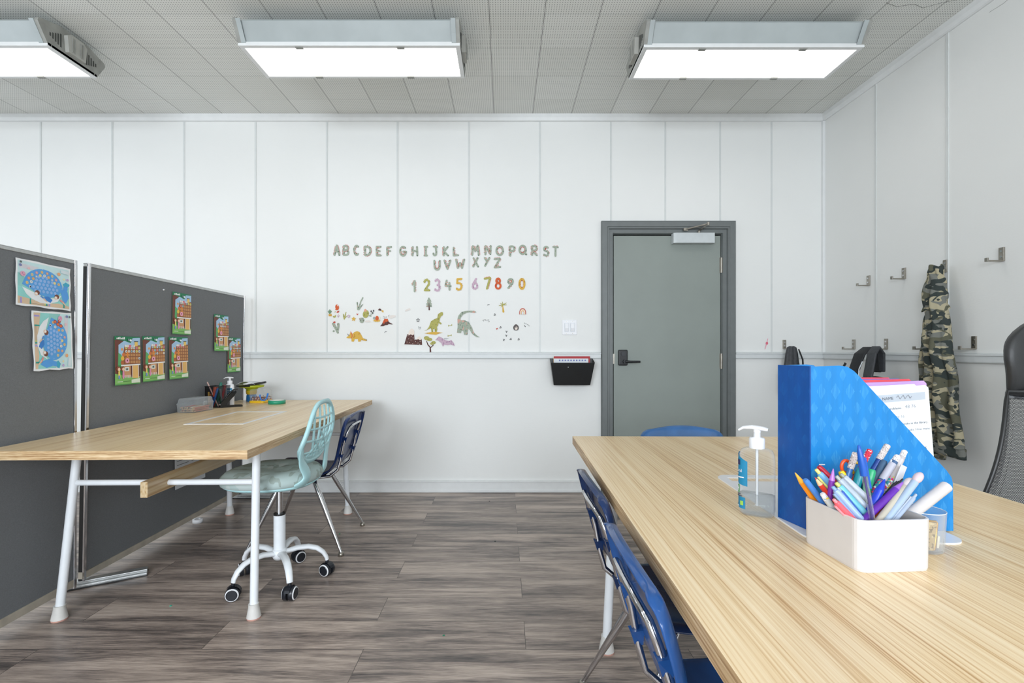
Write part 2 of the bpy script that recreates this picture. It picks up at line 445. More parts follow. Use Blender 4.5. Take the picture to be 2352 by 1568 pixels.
# back wall with the door opening
DX0, DX1, DZ = (1402 - 1159) / 290.6, (1661 - 1159) / 290.6, 2.045
structure(MB().box((LX, WY, 0), (DX0, WY + .1, CZ), WALL).box((DX1, WY, 0), (RX + .1, WY + .1, CZ), WALL).box((DX0, WY, DZ), (DX1, WY + .1, CZ), WALL)
          .box((DX0 - .2, WY + .1, 0), (DX1 + .2, WY + .12, 2.2), BLACKM), 'wall_back', 'white panelled back wall with door and wall stickers')
def wall_open(axis, const, th, a0, a1, holes, m):
    mb = MB()
    def bx(p0, p1, z0, z1):
        if axis == 'x': mb.box((p0, min(const, const + th), z0), (p1, max(const, const + th), z1), m)
        else: mb.box((min(const, const + th), p0, z0), (max(const, const + th), p1, z1), m)
    cur = a0
    for h0, h1, z0, z1 in holes:
        bx(cur, h0, 0, CZ); bx(h0, h1, 0, z0); bx(h0, h1, z1, CZ); cur = h1
    bx(cur, a1, 0, CZ); return mb
structure(wall_open('x', BY, -.1, LX - .1, RX + .1, [(-2.75, -.85, 1.0, 2.5), (.05, 1.95, 1.0, 2.5)], WALL), 'wall_rear', 'unseen rear wall with two wide windows added for fill light')
structure(wall_open('y', LX, -.1, BY, WY + .1, [(0, 2.6, 1.0, 2.5)], WALL), 'wall_left', 'unseen far left wall with a wide window added for fill light')
n = 1
for (axis, a0, a1) in (('x', -2.75, -.85), ('x', .05, 1.95), ('y', 0, 2.6)):  # windows out of view, added to go with the fill lamps
    root = tag(thing('window_%d' % n, None, None), 'unseen white framed window added for the fill light', None, None, 'structure'); n += 1
    mb = MB(); g = MB()
    for (p0, p1, z0, z1) in ((a0, a1, 1.0, 1.05), (a0, a1, 2.45, 2.5), (a0, a0 + .05, 1.05, 2.45), (a1 - .05, a1, 1.05, 2.45), ((a0 + a1) / 2 - .02, (a0 + a1) / 2 + .02, 1.05, 2.45)):
        if axis == 'x': mb.box((p0, BY - .09, z0), (p1, BY - .01, z1), WMET)
        else: mb.box((LX - .09, p0, z0), (LX - .01, p1, z1), WMET)
    if axis == 'x': g.box((a0 + .05, BY - .055, 1.05), (a1 - .05, BY - .05, 2.45), CLEAR)
    else: g.box((LX - .055, a0 + .05, 1.05), (LX - .05, a1 - .05, 2.45), CLEAR)
    mb.build('window_frame', root); g.build('window_pane', root)
# trims
TN = [0]
def trim(mb, label, **k):
    TN[0] += 1; return structure(mb, 'trim_%d' % TN[0], label, **k)
CZL = 1.125 - (280 - 803) / 290.6
RZ0, RZ1 = 1.055, 1.104
for px in (94, 258, 423, 587, 751, 913, 1077, 1240, 1403, 1528, 1654, 1772):
    x = (px - 1159) / 290.6
    z0 = RZ1 if x < DX0 - .05 or x > DX1 + .05 else 2.14
    trim(MB().box((x - .0065, WY - .0035, z0), (x + .0065, WY, CZL), BATT), 'narrow white batten between back wall panels')
for px in (-70, -234, -398):
    x = (px - 1159) / 290.6; trim(MB().box((x - .0065, WY - .0035, RZ1), (x + .0065, WY, CZL), BATT), 'narrow white batten between back wall panels')
for y in (3.302, 2.767, 2.22, 1.67, 1.12, .57, 0.02):
    trim(MB().box((RX - .005, y - .008, RZ1), (RX, y + .008, CZL), BATT), 'narrow white batten between right wall panels')
trim(MB().box((RX - .02, WY - .02, RZ1), (RX, WY, CZL), TRIM), 'white corner bead where back and right walls meet')
cp = [(0, CZ), (-.026, CZ), (-.026, CZ - .03), (-.018, CZ - .05), (-.010, CZL), (0, CZL)]
trim(MB().prism([(WY + a, z) for a, z in cp], LX, RX, TRIM, 'x'), 'white crown moulding along the back wall')
trim(MB().prism([(RX + a, z) for a, z in cp], BY, WY, TRIM, 'y'), 'white crown moulding along the right wall')
rp = [(0, RZ0), (-.017, RZ0), (-.020, RZ0 + .006), (-.020, RZ1 - .014), (-.028, RZ1 - .011), (-.028, RZ1 - .002), (-.010, RZ1), (0, RZ1 + .004)]
trim(MB().prism([(WY + a, z) for a, z in rp], LX, (1379 - 1159) / 290.6, RAIL, 'x'), 'white chair rail left of the grey door')
trim(MB().prism([(WY + a, z) for a, z in rp], (1687 - 1159) / 290.6, RX, RAIL, 'x'), 'white chair rail right of the grey door')
trim(MB().prism([(RX + a, z) for a, z in rp], BY, WY, RAIL, 'y'), 'white chair rail along the right wall')
bp = [(0, 0), (-.008, 0), (-.008, .005), (-.016, .006), (-.016, .02), (-.012, .024), (-.012, .078), (-.020, .082), (-.020, .092), (0, .094)]
structure(MB().prism([(WY + a, z) for a, z in bp], LX, (1379 - 1159) / 290.6, TRIM, 'x'), 'baseboard_back', 'white baseboard along the back wall')
structure(MB().prism([(WY + a, z) for a, z in bp], (1687 - 1159) / 290.6, RX, TRIM, 'x'), 'baseboard_back_right', 'white baseboard right of the door')
structure(MB().prism([(RX + a, z) for a, z in bp], BY, WY, TRIM, 'y'), 'baseboard_right', 'white baseboard along the right wall')
# door
door = tag(thing('door_1', None, None, (.77, WY, 0)), 'grey-green flush door in a grey metal frame', None, None, 'structure')
def dxy(px): return (px - 1159) / 290.6 - .77
fr = MB()
def frame_prof(side):
    # jamb profile (x from outer to opening, y toward room negative)
    return [(0, 0), (0, -.030), (.008, -.036), (.045, -.036), (.050, -.030), (.060, -.030), (.064, -.012), (.092, -.012), (.100, .006), (.100, .10), (.055, .10), (.055, 0)]
x0 = dxy(1380); x1 = dxy(1686); zt = 1.125 + (803 - 509) / 290.6
pl = frame_prof(0)
nP = len(pl); vs = []; 
for (cx, cz, sx, sz) in ((x0, 0, 1, 0), (x0, zt, 1, -1), (x1, zt, -1, -1), (x1, 0, -1, 0)):
    for a, y in pl: vs.append((cx + sx * a, y, cz + sz * a))
fs = [(i * nP + k, i * nP + (k + 1) % nP, (i + 1) * nP + (k + 1) % nP, (i + 1) * nP + k) for i in range(3) for k in range(nP)]
fr.add(vs, fs, GREYF); fr.build('door_frame', door)
MB().box((dxy(1410), .004, .012), (dxy(1655.5), .048, 1.125 + (803 - 541) / 290.6), GREYD).build('door_panel', door, bevel=.002)
for py in (609, 829):
    z = 1.125 - (py - 803) / 290.6
    h = MB().cyl((dxy(1657), -.004, z - .06), (dxy(1657), -.004, z + .06), .008, NICKEL, 12)
    h.box((dxy(1653), -.001, z - .06), (dxy(1657), .004, z + .06), NICKEL); h.build('hinge', door)
lx, lz = dxy(1430), 1.125 - (821 - 803) / 290.6
lp = MB().box((lx - .036, -.022, lz - .062), (lx + .036, .004, lz + .062), BLACKM).build('lock_plate', door, bevel=.008)
MB().cyl((lx + .01, -.022, lz - .03), (lx + .01, -.05, lz - .03), .015, BLACKM).tube([(lx + .01, -.052, lz - .03), (lx + .05, -.056, lz - .031), (lx + .125, -.052, lz - .031)], [.011, .009, .008], BLACKM).build('lever', lp)
MB().cyl((lx, -.022, lz + .03), (lx, -.027, lz + .03), .017, RUBBER).build('lock_cylinder', lp)
MB().box((dxy(1408), -.002, lz - .05), (dxy(1411.5), .01, lz + .03), NICKEL).build('strike_plate', door)
cl = MB().prism([(dxy(1542), -.05), (dxy(1548), -.058), (dxy(1635), -.058), (dxy(1635), .004), (dxy(1542), .004)], 1.125 + (803 - 561) / 290.6, 1.125 + (803 - 538) / 290.6, C(196, 202, 204)).build('door_closer', door, bevel=.003)
za = 1.125 + (803 - 533) / 290.6
arm = MB().cyl((dxy(1602), -.03, za - .02), (dxy(1602), -.03, za + .006), .010, NICKEL)
arm.tube([(dxy(1602), -.03, za + .004), (dxy(1611), -.13, za + .030)], .008, NICKEL, 8, flat=(.5, 1.5))
arm.tube([(dxy(1611), -.13, za + .034), (dxy(1570), -.036, za + .012)], .006, NICKEL, 8)
arm.cyl((dxy(1611), -.13, za + .022), (dxy(1611), -.13, za + .044), .010, NICKEL)
arm.box((dxy(1566), -.044, za + .002), (dxy(1576), -.03, za + .022), NICKEL); arm.build('closer_arm', cl)

# ================================================================== CEILING LIGHTS
def make_light(label):
    t = thing('ceiling_light', label, 'ceiling light', (0, 0, 2.805), 0, 'fluorescent box lights on the ceiling')
    L = .61; zb = 0.0
    sec = [(-.155, .004), (-.21, .095), (-.205, .105), (-.085, .14), (.085, .14), (.205, .105), (.21, .095), (.155, .004)]
    MB().prism(sec, -L + .02, L - .02, FIXT, 'x').build('housing', t)
    fr = MB()
    for (a0, a1, b0, b1) in ((-L, L, -.165, -.140), (-L, L, .140, .160), (-L, -L + .025, -.14, .14), (L - .025, L, -.14, .14)):
        fr.box((a0, b0, -.010), (a1, b1, .012), TRIM)
    fr.build('diffuser_frame', t, bevel=.002)
    MB().box((-L + .025, -.14, -.004), (L - .025, .14, .003), LIT).build('diffuser', t)
    for x in (-.28, .28):
        for y in (-.150, .150):
            c = MB(); c.box((x - .02, y - .006 if y < 0 else y - .014, -.014), (x + .02, y + .014 if y < 0 else y + .006, -.006), FIXE); c.build('clip', t)
    for sgn in (-1, 1):
        e = MB(); x = sgn * L
        big = [(-.160, -.004), (-.222, .094), (-.215, .112), (-.088, .148), (.088, .148), (.215, .112), (.222, .094), (.160, -.004)]
        e.prism(big, min(x, x - sgn * .02), max(x, x - sgn * .02), FIXE, 'x')
        ec = e.build('end_cap', t, bevel=.003)
        b = MB(); b.prism([(-.055, .02), (-.065, .11), (-.04, .128), (.04, .128), (.065, .11), (.055, .02)], min(x, x + sgn * .022), max(x, x + sgn * .022), C(176, 176, 170), 'x')
        for yy in (-.035, -.02, .02, .035): b.box((min(x + sgn * .022, x + sgn * .026), yy - .003, .03), (max(x + sgn * .022, x + sgn * .026), yy + .003, .115), FIXE)
        b.build('end_bulge', ec, bevel=.003)
        for q in (-1, 1):
            s = MB()
            for k in range(5):
                y0 = q * (.085 + .016 * k); s.box((min(x, x + sgn * .0015), y0 - .004, .03 + .006 * k), (max(x, x + sgn * .0015), y0 + .004, .105 - .008 * k), FIXD)
            s.build('vent', ec)
        # side return plates hugging the housing ends
        p = MB()
        p.prism([(-.2235, .100), (-.155 - .012, .004), (-.160, .000), (-.2285, .098)], min(x - sgn * .02, x - sgn * .045), max(x - sgn * .02, x - sgn * .045), FIXT, 'x')
        p.build('corner_plate', ec)
    for x in (-.4, .4):
        MB().box((x - .03, -.05, .14), (x + .03, .05, .175), FIXE).build('mounting_bracket', t)
    return t
l0 = make_light('ceiling box light nearest the centre of the room above the stickers')
l0.location = (-.855, 2.835, 2.805)
pos = [((-3.12, 2.835), 'ceiling box light over the grey partitions, cut by the left edge'),
       ((1.378, 2.85), 'ceiling box light in front of the door by the right wall')]
for (x, y), lb in pos:
    c = copy_tree(l0); c.location = (x, y, 2.805); c['label'] = lb
for (x, y) in ((-3.12, .2), (-.855, .2), (1.378, .2), (-3.12, -1.8), (-.855, -1.8), (1.378, -1.8)):
    c = copy_tree(l0); c.location = (x, y, 2.805); c['label'] = 'ceiling box light behind the viewpoint'
# ceiling hairline crack with its paper seam on the right side of the ceiling
crk = MB(); pts = [(2.04, 2.60), (2.12, 2.63), (2.2, 2.61), (2.27, 2.64), (2.34, 2.60), (2.42, 2.57), (2.49, 2.55)]
for a, b in zip(pts[:-1], pts[1:]): crk.tube([(a[0], a[1], CZ), (b[0], b[1], CZ)], .0012, C(120, 122, 118), 5)
trim(crk, 'hairline crack in the ceiling tiles near the right wall')
crk = MB(); pts = [(2.53, 2.88), (2.46, 2.875), (2.40, 2.885), (2.33, 2.875), (2.27, 2.905), (2.2, 2.905), (2.12, 2.92)]
for a, b in zip(pts[:-1], pts[1:]): crk.tube([(RX, a[0], a[1]), (RX, b[0], b[1])], .0012, C(150, 152, 148), 5)
trim(crk, 'hairline crack high on the right wall')

# ================================================================== TABLES
def make_table(name, label, hatch):
    t = thing(name, label, 'table', (0, 0, 0), 0, 'pale bamboo desks with white steel legs')
    W, L = .985, 1.83
    top = MB(); ch = .0
    top.box((-W / 2, -L / 2, .716), (W / 2, L / 2, .75), BAM)
    o = top.build('table_top', t, bevel=.0015)
    o.data.materials.append(PLY)
    for p in o.data.polygons:
        if abs(p.normal.y) > .9 or abs(p.normal.x) > .9: p.material_index = 1
    for sx in (-1, 1):
        for (yf, yt) in ((-.683, -.616), (.615, .555)):
            lg = MB().tube([(sx * .402, yf, .03), (sx * .381, yt, .716)], .0165, WMET, 16).build('leg', t)
            f = MB().tube([(sx * .402, yf, 0), (sx * .402, yf, .006)], [.028, .028], PINKF, 16)
            f.tube([(sx * .402, yf, .006), (sx * .402, yf, .022), (sx * .4015, yf, .05), (sx * .401, yf, .06)], [.029, .026, .0205, .021], RUBF, 16)
            f.build('foot_cap', lg)
            MB().box((sx * .381 - .03, yt - .04, .710), (sx * .381 + .03, yt + .04, .7165), WMET).build('mounting_plate', t)
    for y in (-.629, .568):
        MB().cyl((-.385, y, .556), (.385, y, .556), .0125, WMET, 14).build('crossbar', t)
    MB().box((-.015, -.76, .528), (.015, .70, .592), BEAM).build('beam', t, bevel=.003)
    if hatch == 'lid':
        h = MB(); a, b, w_ = .15, .255, .019
        oy = -.02
        for q in ((-a, a, -b, -b + w_ * 1.3), (-a, a, b - w_ * 1.3, b), (-a, -a + w_, -b + w_ * 1.3, b - w_ * 1.3), (a - w_, a, -b + w_ * 1.3, b - w_ * 1.3)):
            h.box((q[0], q[2] + oy, .7485), (q[1], q[3] + oy, .7512), WPLA)
        ho = h.build('cable_hatch', t)
        MB().box((-a + w_, -b + w_ * 1.3 + oy, .7486), (a - w_, b - w_ * 1.3 + oy, .7504), BAM).build('hatch_lid', ho)
    else:
        # white rounded hatch plate with one long finger slot, set at a slight angle
        a, b, r = .150, .250, .035; pts = []
        for cx, cy, s0 in ((a - r, b - r, 0), (-a + r, b - r, 90), (-a + r, -b + r, 180), (a - r, -b + r, 270)):
            for k in range(7):
                g = R(s0 + 15 * k); pts.append((cx + r * math.cos(g), cy + r * math.sin(g)))
        y1, y0 = b - .028, b - .068; sx0, sx1 = -.125, .125
        M = Matrix.Translation((-.01, .0, 0)) @ Matrix.Rotation(R(-2), 4, 'Z')
        # build as far strip, near part and two slot sides
        def clip(pts, lo, hi):
            out = []
            for i in range(len(pts)):
                p, q = pts[i], pts[(i + 1) % len(pts)]
                def inside(z): return lo <= z[1] <= hi
                cuts = []
                for c in (lo, hi):
                    if (p[1] - c) * (q[1] - c) < 0:
                        f = (c - p[1]) / (q[1] - p[1]); cuts.append((f, (p[0] + f * (q[0] - p[0]), c)))
                if inside(p): out.append(p)
                out += [c for _, c in sorted(cuts)]
            return out
        h = MB(); h.prism(clip(pts, y1, 9), .7495, .7530, WPLA, M=M); h.prism(clip(pts, -9, y0), .7495, .7530, WPLA, M=M)
        h.box((-a, y0, .7495), (sx0, y1, .7530), WPLA, M=M); h.box((sx1, y0, .7495), (a, y1, .7530), WPLA, M=M)
        h.build('cable_hatch', t)
    return t
ta = make_table('desk', 'bamboo desk along the grey partitions on the left', 'lid')
ta.rotation_euler.z = R(1.0); ta.location = (-1.4675, 2.719, 0)
tb = make_table('desk', 'bamboo desk in the right foreground holding the blue file', 'plate')
tb.rotation_euler.z = R(-1.0)
d = Vector((-.985 / 2, 1.83 / 2, 0)); d.rotate(Matrix.Rotation(R(-1.0), 3, 'Z')); tb.location = Vector((.295, 2.115, 0)) - d

# ================================================================== PARTITIONS
def screen(label, p0, p1, z0, z1, lean=0, len_dark=True):
    p0 = Vector((*p0, 0)); p1 = Vector((*p1, 0)); L = (p1 - p0).length; an = math.atan2((p1 - p0).y, (p1 - p0).x)
    t = thing('partition_screen', label, 'partition', p0, an, 'grey fabric partition screens')
    t.rotation_euler = (lean, 0, an)
    th = .026   # local: x along, y from 0 (face) to +th (behind)
    MB().box((.012, .004, z0 + .03), (L - .012, th - .004, z1 - .012), FABRIC).build('fabric_panel', t)
    MB().box((.0, 0, z1 - .014), (L, th, z1), ALU).box((.01, .006, z1), (L - .01, th - .006, z1 + .004), ALU).build('top_rail', t, bevel=.002)
    MB().box((.0, -.001, z0), (L, th, z0 + .032), GROUT).build('bottom_rail', t)
    for x in (0, L - .016):
        MB().box((x, -.002, .03), (x + .014, .007, z1 + .003), CHROME).box((x + .001, .007, .03), (x + .013, th + .001, z1 + .002), BLACKP if len_dark else ALU).build('end_post', t, bevel=.0015)
    return t, L
s1, L1 = screen('grey fabric partition carrying the two whale posters', (-1.944, .95), (-1.974, 2.243), .04, 1.533, .003, False)
s2, L2 = screen('grey fabric partition carrying the gingerbread house posters', (-1.992, 2.300), (-2.004, 3.712), .04, 1.533, .016)
def foot(t, x, ang, ln, off):
    M = Matrix.Translation((x, .02, 0)) @ Matrix.Rotation(ang, 4, 'Z')
    f = MB(); f.box((-ln / 2 + off, -.035, .004), (ln / 2 + off, .035, .016), ALU, M=M); f.box((-ln / 2 + off, -.02, .016), (ln / 2 + off, .02, .03), ALU, M=M)
    f.box((-ln / 2 + off - .002, -.038, 0), (ln / 2 + off + .002, -.03, .008), BLACKP, M=M); f.box((-ln / 2 + off - .002, .03, 0), (ln / 2 + off + .002, .038, .008), BLACKP, M=M)
    f.build('foot', t, bevel=.002)
foot(s2, .02, R(-58), .42, .04)
foot(s2, L2 - .01, R(-90), .46, .02)
tag(MB().lathe([(.014, 0), (.03, 0), (.03, .024), (.014, .024), (.014, 0)], WPLA, 20).build('tape_roll', loc=(-2.0, 3.17, 0)), 'small white tape roll on the floor under the partition edge', 'tape roll')

# posters --------------------------------------------------------------
class Art:
    """flat layered drawing on a sheet: u right, v up, n = off the sheet; fn maps (u,v,n) to 3-D"""
    def __init__(s, fn, step=.00007): s.mb = MB(); s.fn = fn; s.k = 1; s.step = step
    def poly(s, pts, m, lay=None):
        n = (s.k if lay is None else lay) * s.step
        s.mb.add([s.fn(u, v, n) for u, v in pts], [tuple(range(len(pts)))], m)
        if lay is None: s.k += 1
        return s
    def ell(s, c, rx, ry, m, seg=16, rot=0, a0=0, a1=360, lay=None):
        pts = []; n = seg + (0 if a1 - a0 == 360 else 1)
        for i in range(n):
            a = R(a0 + (a1 - a0) * i / seg); x, y = rx * math.cos(a), ry * math.sin(a); r = R(rot)
            pts.append((c[0] + x * math.cos(r) - y * math.sin(r), c[1] + x * math.sin(r) + y * math.cos(r)))
        return s.poly(pts, m, lay)
    def rect(s, u0, v0, u1, v1, m, lay=None): return s.poly([(u0, v0), (u1, v0), (u1, v1), (u0, v1)], m, lay)
    def dots(s, cs, r, m, seg=12, asp=1):
        for c in cs: s.ell(c, r, r * asp, m, seg, lay=s.k)
        s.k += 1; return s
    def stroke(s, pts, w, m, seg=8, taper=None):
        n = s.k * s.step - s.step * .5; hair = s.step * .45 / (2 * len(pts))
        ws = [w if taper is None else w * taper[i] for i in range(len(pts))]
        for i, p in enumerate(pts):
            n += hair; s.mb.add([s.fn(p[0] + ws[i] / 2 * math.cos(2 * PI * k / seg), p[1] + ws[i] / 2 * math.sin(2 * PI * k / seg), n) for k in range(seg)], [tuple(range(seg))], m)
        for i in range(len(pts) - 1):
            a, b = pts[i], pts[i + 1]; dx, dy = b[0] - a[0], b[1] - a[1]; l = math.hypot(dx, dy) or 1; nx, ny = -dy / l / 2, dx / l / 2
            q = [(a[0] + nx * ws[i], a[1] + ny * ws[i]), (b[0] + nx * ws[i + 1], b[1] + ny * ws[i + 1]), (b[0] - nx * ws[i + 1], b[1] - ny * ws[i + 1]), (a[0] - nx * ws[i], a[1] - ny * ws[i])]
            n += hair; s.mb.add([s.fn(u, v, n) for u, v in q], [(0, 1, 2, 3)], m)
        s.k += 1; return s

def board_fn(scr, y0, z1, wd, ht, turn=False, tilt=0.0, curl=0.006):
    """sheet whose left top corner is at world y0, z1 on a partition face (plane facing +X); coordinates in metres from lower left"""
    bpy.context.view_layer.update(); M = scr.matrix_basis.copy()
    # scr local x runs along +Y world, face is local y=0, room side is local -y
    lx0 = (y0 - scr.location.y) / math.cos(scr.rotation_euler.z - PI / 2)
    def fn(u, v, n):
        if turn: u, v = v, ht - u          # drawing turned a quarter clockwise
        cx, cz = wd / 2, ht / 2; du, dv = u - cx, v - cz
        uu = cx + du * math.cos(tilt) - dv * math.sin(tilt); vv = cz + du * math.sin(tilt) + dv * math.cos(tilt)
        off = .0015 + curl * (1 - vv / ht)
        return M @ Vector((lx0 + uu, -(off + n), z1 - ht + vv))
    return fn
def whale(label, y0, z1, turn, tilt, stickers):
    wd, ht = (.252, .19)
    W2, H2 = (ht, wd) if turn else (wd, ht)
    fn = board_fn(s1, y0, z1, W2, H2, turn, tilt)
    a = Art(fn); m = a.mb
    def edge(n0):
        pts = []
        for i in range(13): pts.append((wd * i / 12, -.002 * math.sin(i * 1.1)))
        for i in range(1, 9): pts.append((wd + .0025 * math.sin(i * 1.6), ht * i / 8))
        for i in range(1, 13): pts.append((wd - wd * i / 12, ht + .001 * math.sin(i)))
        for i in range(1, 8): pts.append((.0015 * math.sin(i * 1.3), ht - ht * i / 8))
        return [fn(u, v, n0) for u, v in pts]
    e0, e1 = edge(-.0006), edge(0); n = len(e0)
    m.add(e0 + e1, [tuple(range(n)), tuple(range(n, 2 * n))[::-1]] + [(i, (i + 1) % n, n + (i + 1) % n, n + i) for i in range(n)], PAPERB)
    sc = lambda pts: [(u * wd, v * ht) for u, v in pts]
    P = lambda pts, mm: a.poly(sc(pts), mm)
    P([(.03, .04), (.97, .04), (.97, .96), (.03, .96)], C(206, 236, 240))
    P([(.03, .5), (.2, .45), (.35, .3), (.7, .3), (.97, .55), (.97, .04), (.03, .04)], C(150, 220, 216))
    P([(.03, .7), (.12, .66), (.2, .5), (.1, .4), (.03, .42)], C(150, 212, 208))
    P([(.03, .2), (.25, .16), (.5, .1), (.75, .14), (.97, .1), (.97, .04), (.03, .04)], C(222, 196, 166))
    P([(.05, .9), (.4, .88), (.3, .8), (.06, .8)], C(222, 222, 230))
    for u, c in ((.24, (38, 160, 150)), (.5, (222, 222, 140)), (.53, (60, 172, 170)), (.58, (176, 166, 226)), (.86, (38, 160, 150)), (.08, (168, 156, 226))):
        P([(u - .012, .05), (u + .018, .05), (u + .014, .17), (u - .008, .17)], C(*c))
    # belly, body, tail, fin
    P([(.10, .40), (.2, .36), (.34, .3), (.55, .22), (.72, .26), (.82, .34), (.74, .18), (.58, .10), (.42, .10), (.26, .17), (.17, .26)], C(240, 246, 252))
    dome = [(.10, .46)] + [(.48 - .36 * math.cos(PI * i / 14), .46 + .40 * math.sin(PI * i / 14)) for i in range(1, 14)] + [(.84, .46), (.76, .34), (.6, .24), (.4, .28), (.25, .38)]
    P(dome, C(92, 168, 236))
    P([(.80, .40), (.84, .22), (.90, .16), (.96, .30), (.93, .46), (.95, .60), (.86, .56), (.84, .46)], C(88, 164, 236))
    P([(.84, .60), (.9, .66), (.98, .62), (.96, .56), (.86, .56)], C(70, 176, 208))
    P([(.48, .25), (.56, .27), (.64, .2), (.6, .13), (.52, .17)], C(58, 132, 212))
    a.dots([(.235 * wd, .43 * ht)], .0055, PAPER); a.dots([(.24 * wd, .425 * ht)], .0032, C(24, 30, 44))
    cs = []
    for r in range(5):
        nn = [6, 7, 6, 5, 3][r]
        for i in range(nn): cs.append(((.33 + .072 * i + (0, -.036, 0, .02, .06)[r]) * wd, (.36 + .078 * r) * ht))
    a.dots(cs, .0066, C(150, 190, 244))
    st = []; cols = [(228, 206, 120), (236, 232, 214), (224, 150, 150), (232, 180, 110), (210, 216, 150), (150, 184, 226), (222, 150, 180), (238, 220, 150)]
    for i in range(stickers):
        g = R(172 - i * 160 / stickers); rr = (.30, .235)[i % 2]
        st.append(((.48 + rr * math.cos(g)) * wd, (.46 + rr * 1.1 * math.sin(g)) * ht))
    for i, c in enumerate(st):
        a.ell(c, .0062, .0062, C(*cols[i % 8]), 12, lay=a.k); a.ell(c, .0030, .0030, C(*cols[(i * 3 + 2) % 8]), 8, lay=a.k + 1)
    a.k += 2
    if turn:
        for c in ((.17, .55), (.21, .62), (.16, .66), (.24, .70)): a.ell((c[0] * wd, c[1] * ht), .0078, .0078, C(150, 40, 48), 12, lay=a.k); a.ell((c[0] * wd, c[1] * ht), .0055, .0055, C(226, 120, 70), 12, lay=a.k + 1)
        a.k += 2
    for (u, v) in ((.36, .30), (.72, .27)):   # two swimmers
        P([(u + .05, v - .06), (u + .13, v - .12), (u + .15, v - .09), (u + .07, v - .03)], C(92, 150, 216) if u < .5 else C(232, 150, 150))
        P([(u + .10, v - .10), (u + .17, v - .17), (u + .18, v - .15), (u + .12, v - .08)], C(236, 202, 178))
        a.ell((u * wd, (v + .02) * ht), .011, .010, C(122, 70, 52), 14); a.ell(((u - .02) * wd, (v - .01) * ht), .0075, .0075, C(240, 210, 190), 14)
        a.ell(((u - .02) * wd, (v - .005) * ht), .0042, .0036, C(250, 252, 255), 10)
    for c, r, col in (((.11, .68), .0115, (232, 168, 196)), ((.07, .86), .006, (120, 130, 180)), ((.21, .82), .006, (238, 200, 204)), ((.76, .82), .008, (240, 176, 130)), ((.93, .72), .006, (196, 170, 216)), ((.86, .72), .005, (240, 226, 180)), ((.93, .9), .005, (110, 120, 122)), ((.075, .93), .005, (100, 108, 110))):
        a.ell((c[0] * wd, c[1] * ht), r, r * .9, C(*col), 12)
    a.dots([(.10 * wd, .69 * ht), (.125 * wd, .665 * ht)], .0016, C(30, 20, 60), 6)
    rnd = random.Random(3); a.dots([(rnd.uniform(.05, .95) * wd, rnd.uniform(.1, .9) * ht) for _ in range(22)], .0012, PAPER, 6)
    P([(.25, .065), (.55, .055), (.55, .06), (.25, .07)], C(90, 90, 90)); P([(.8, .86), (.95, .84), (.95, .92), (.8, .93)], C(222, 234, 240))
    tag(m.build('whale_poster', center=True), label, 'poster', 'whale sticker posters')
whale('whale sticker poster hung landscape on the left partition', 1.948, 1.493, False, R(-1.5), 17)
whale('whale sticker poster hung upright below the landscape one', 2.021, 1.290, True, R(1.0), 13)
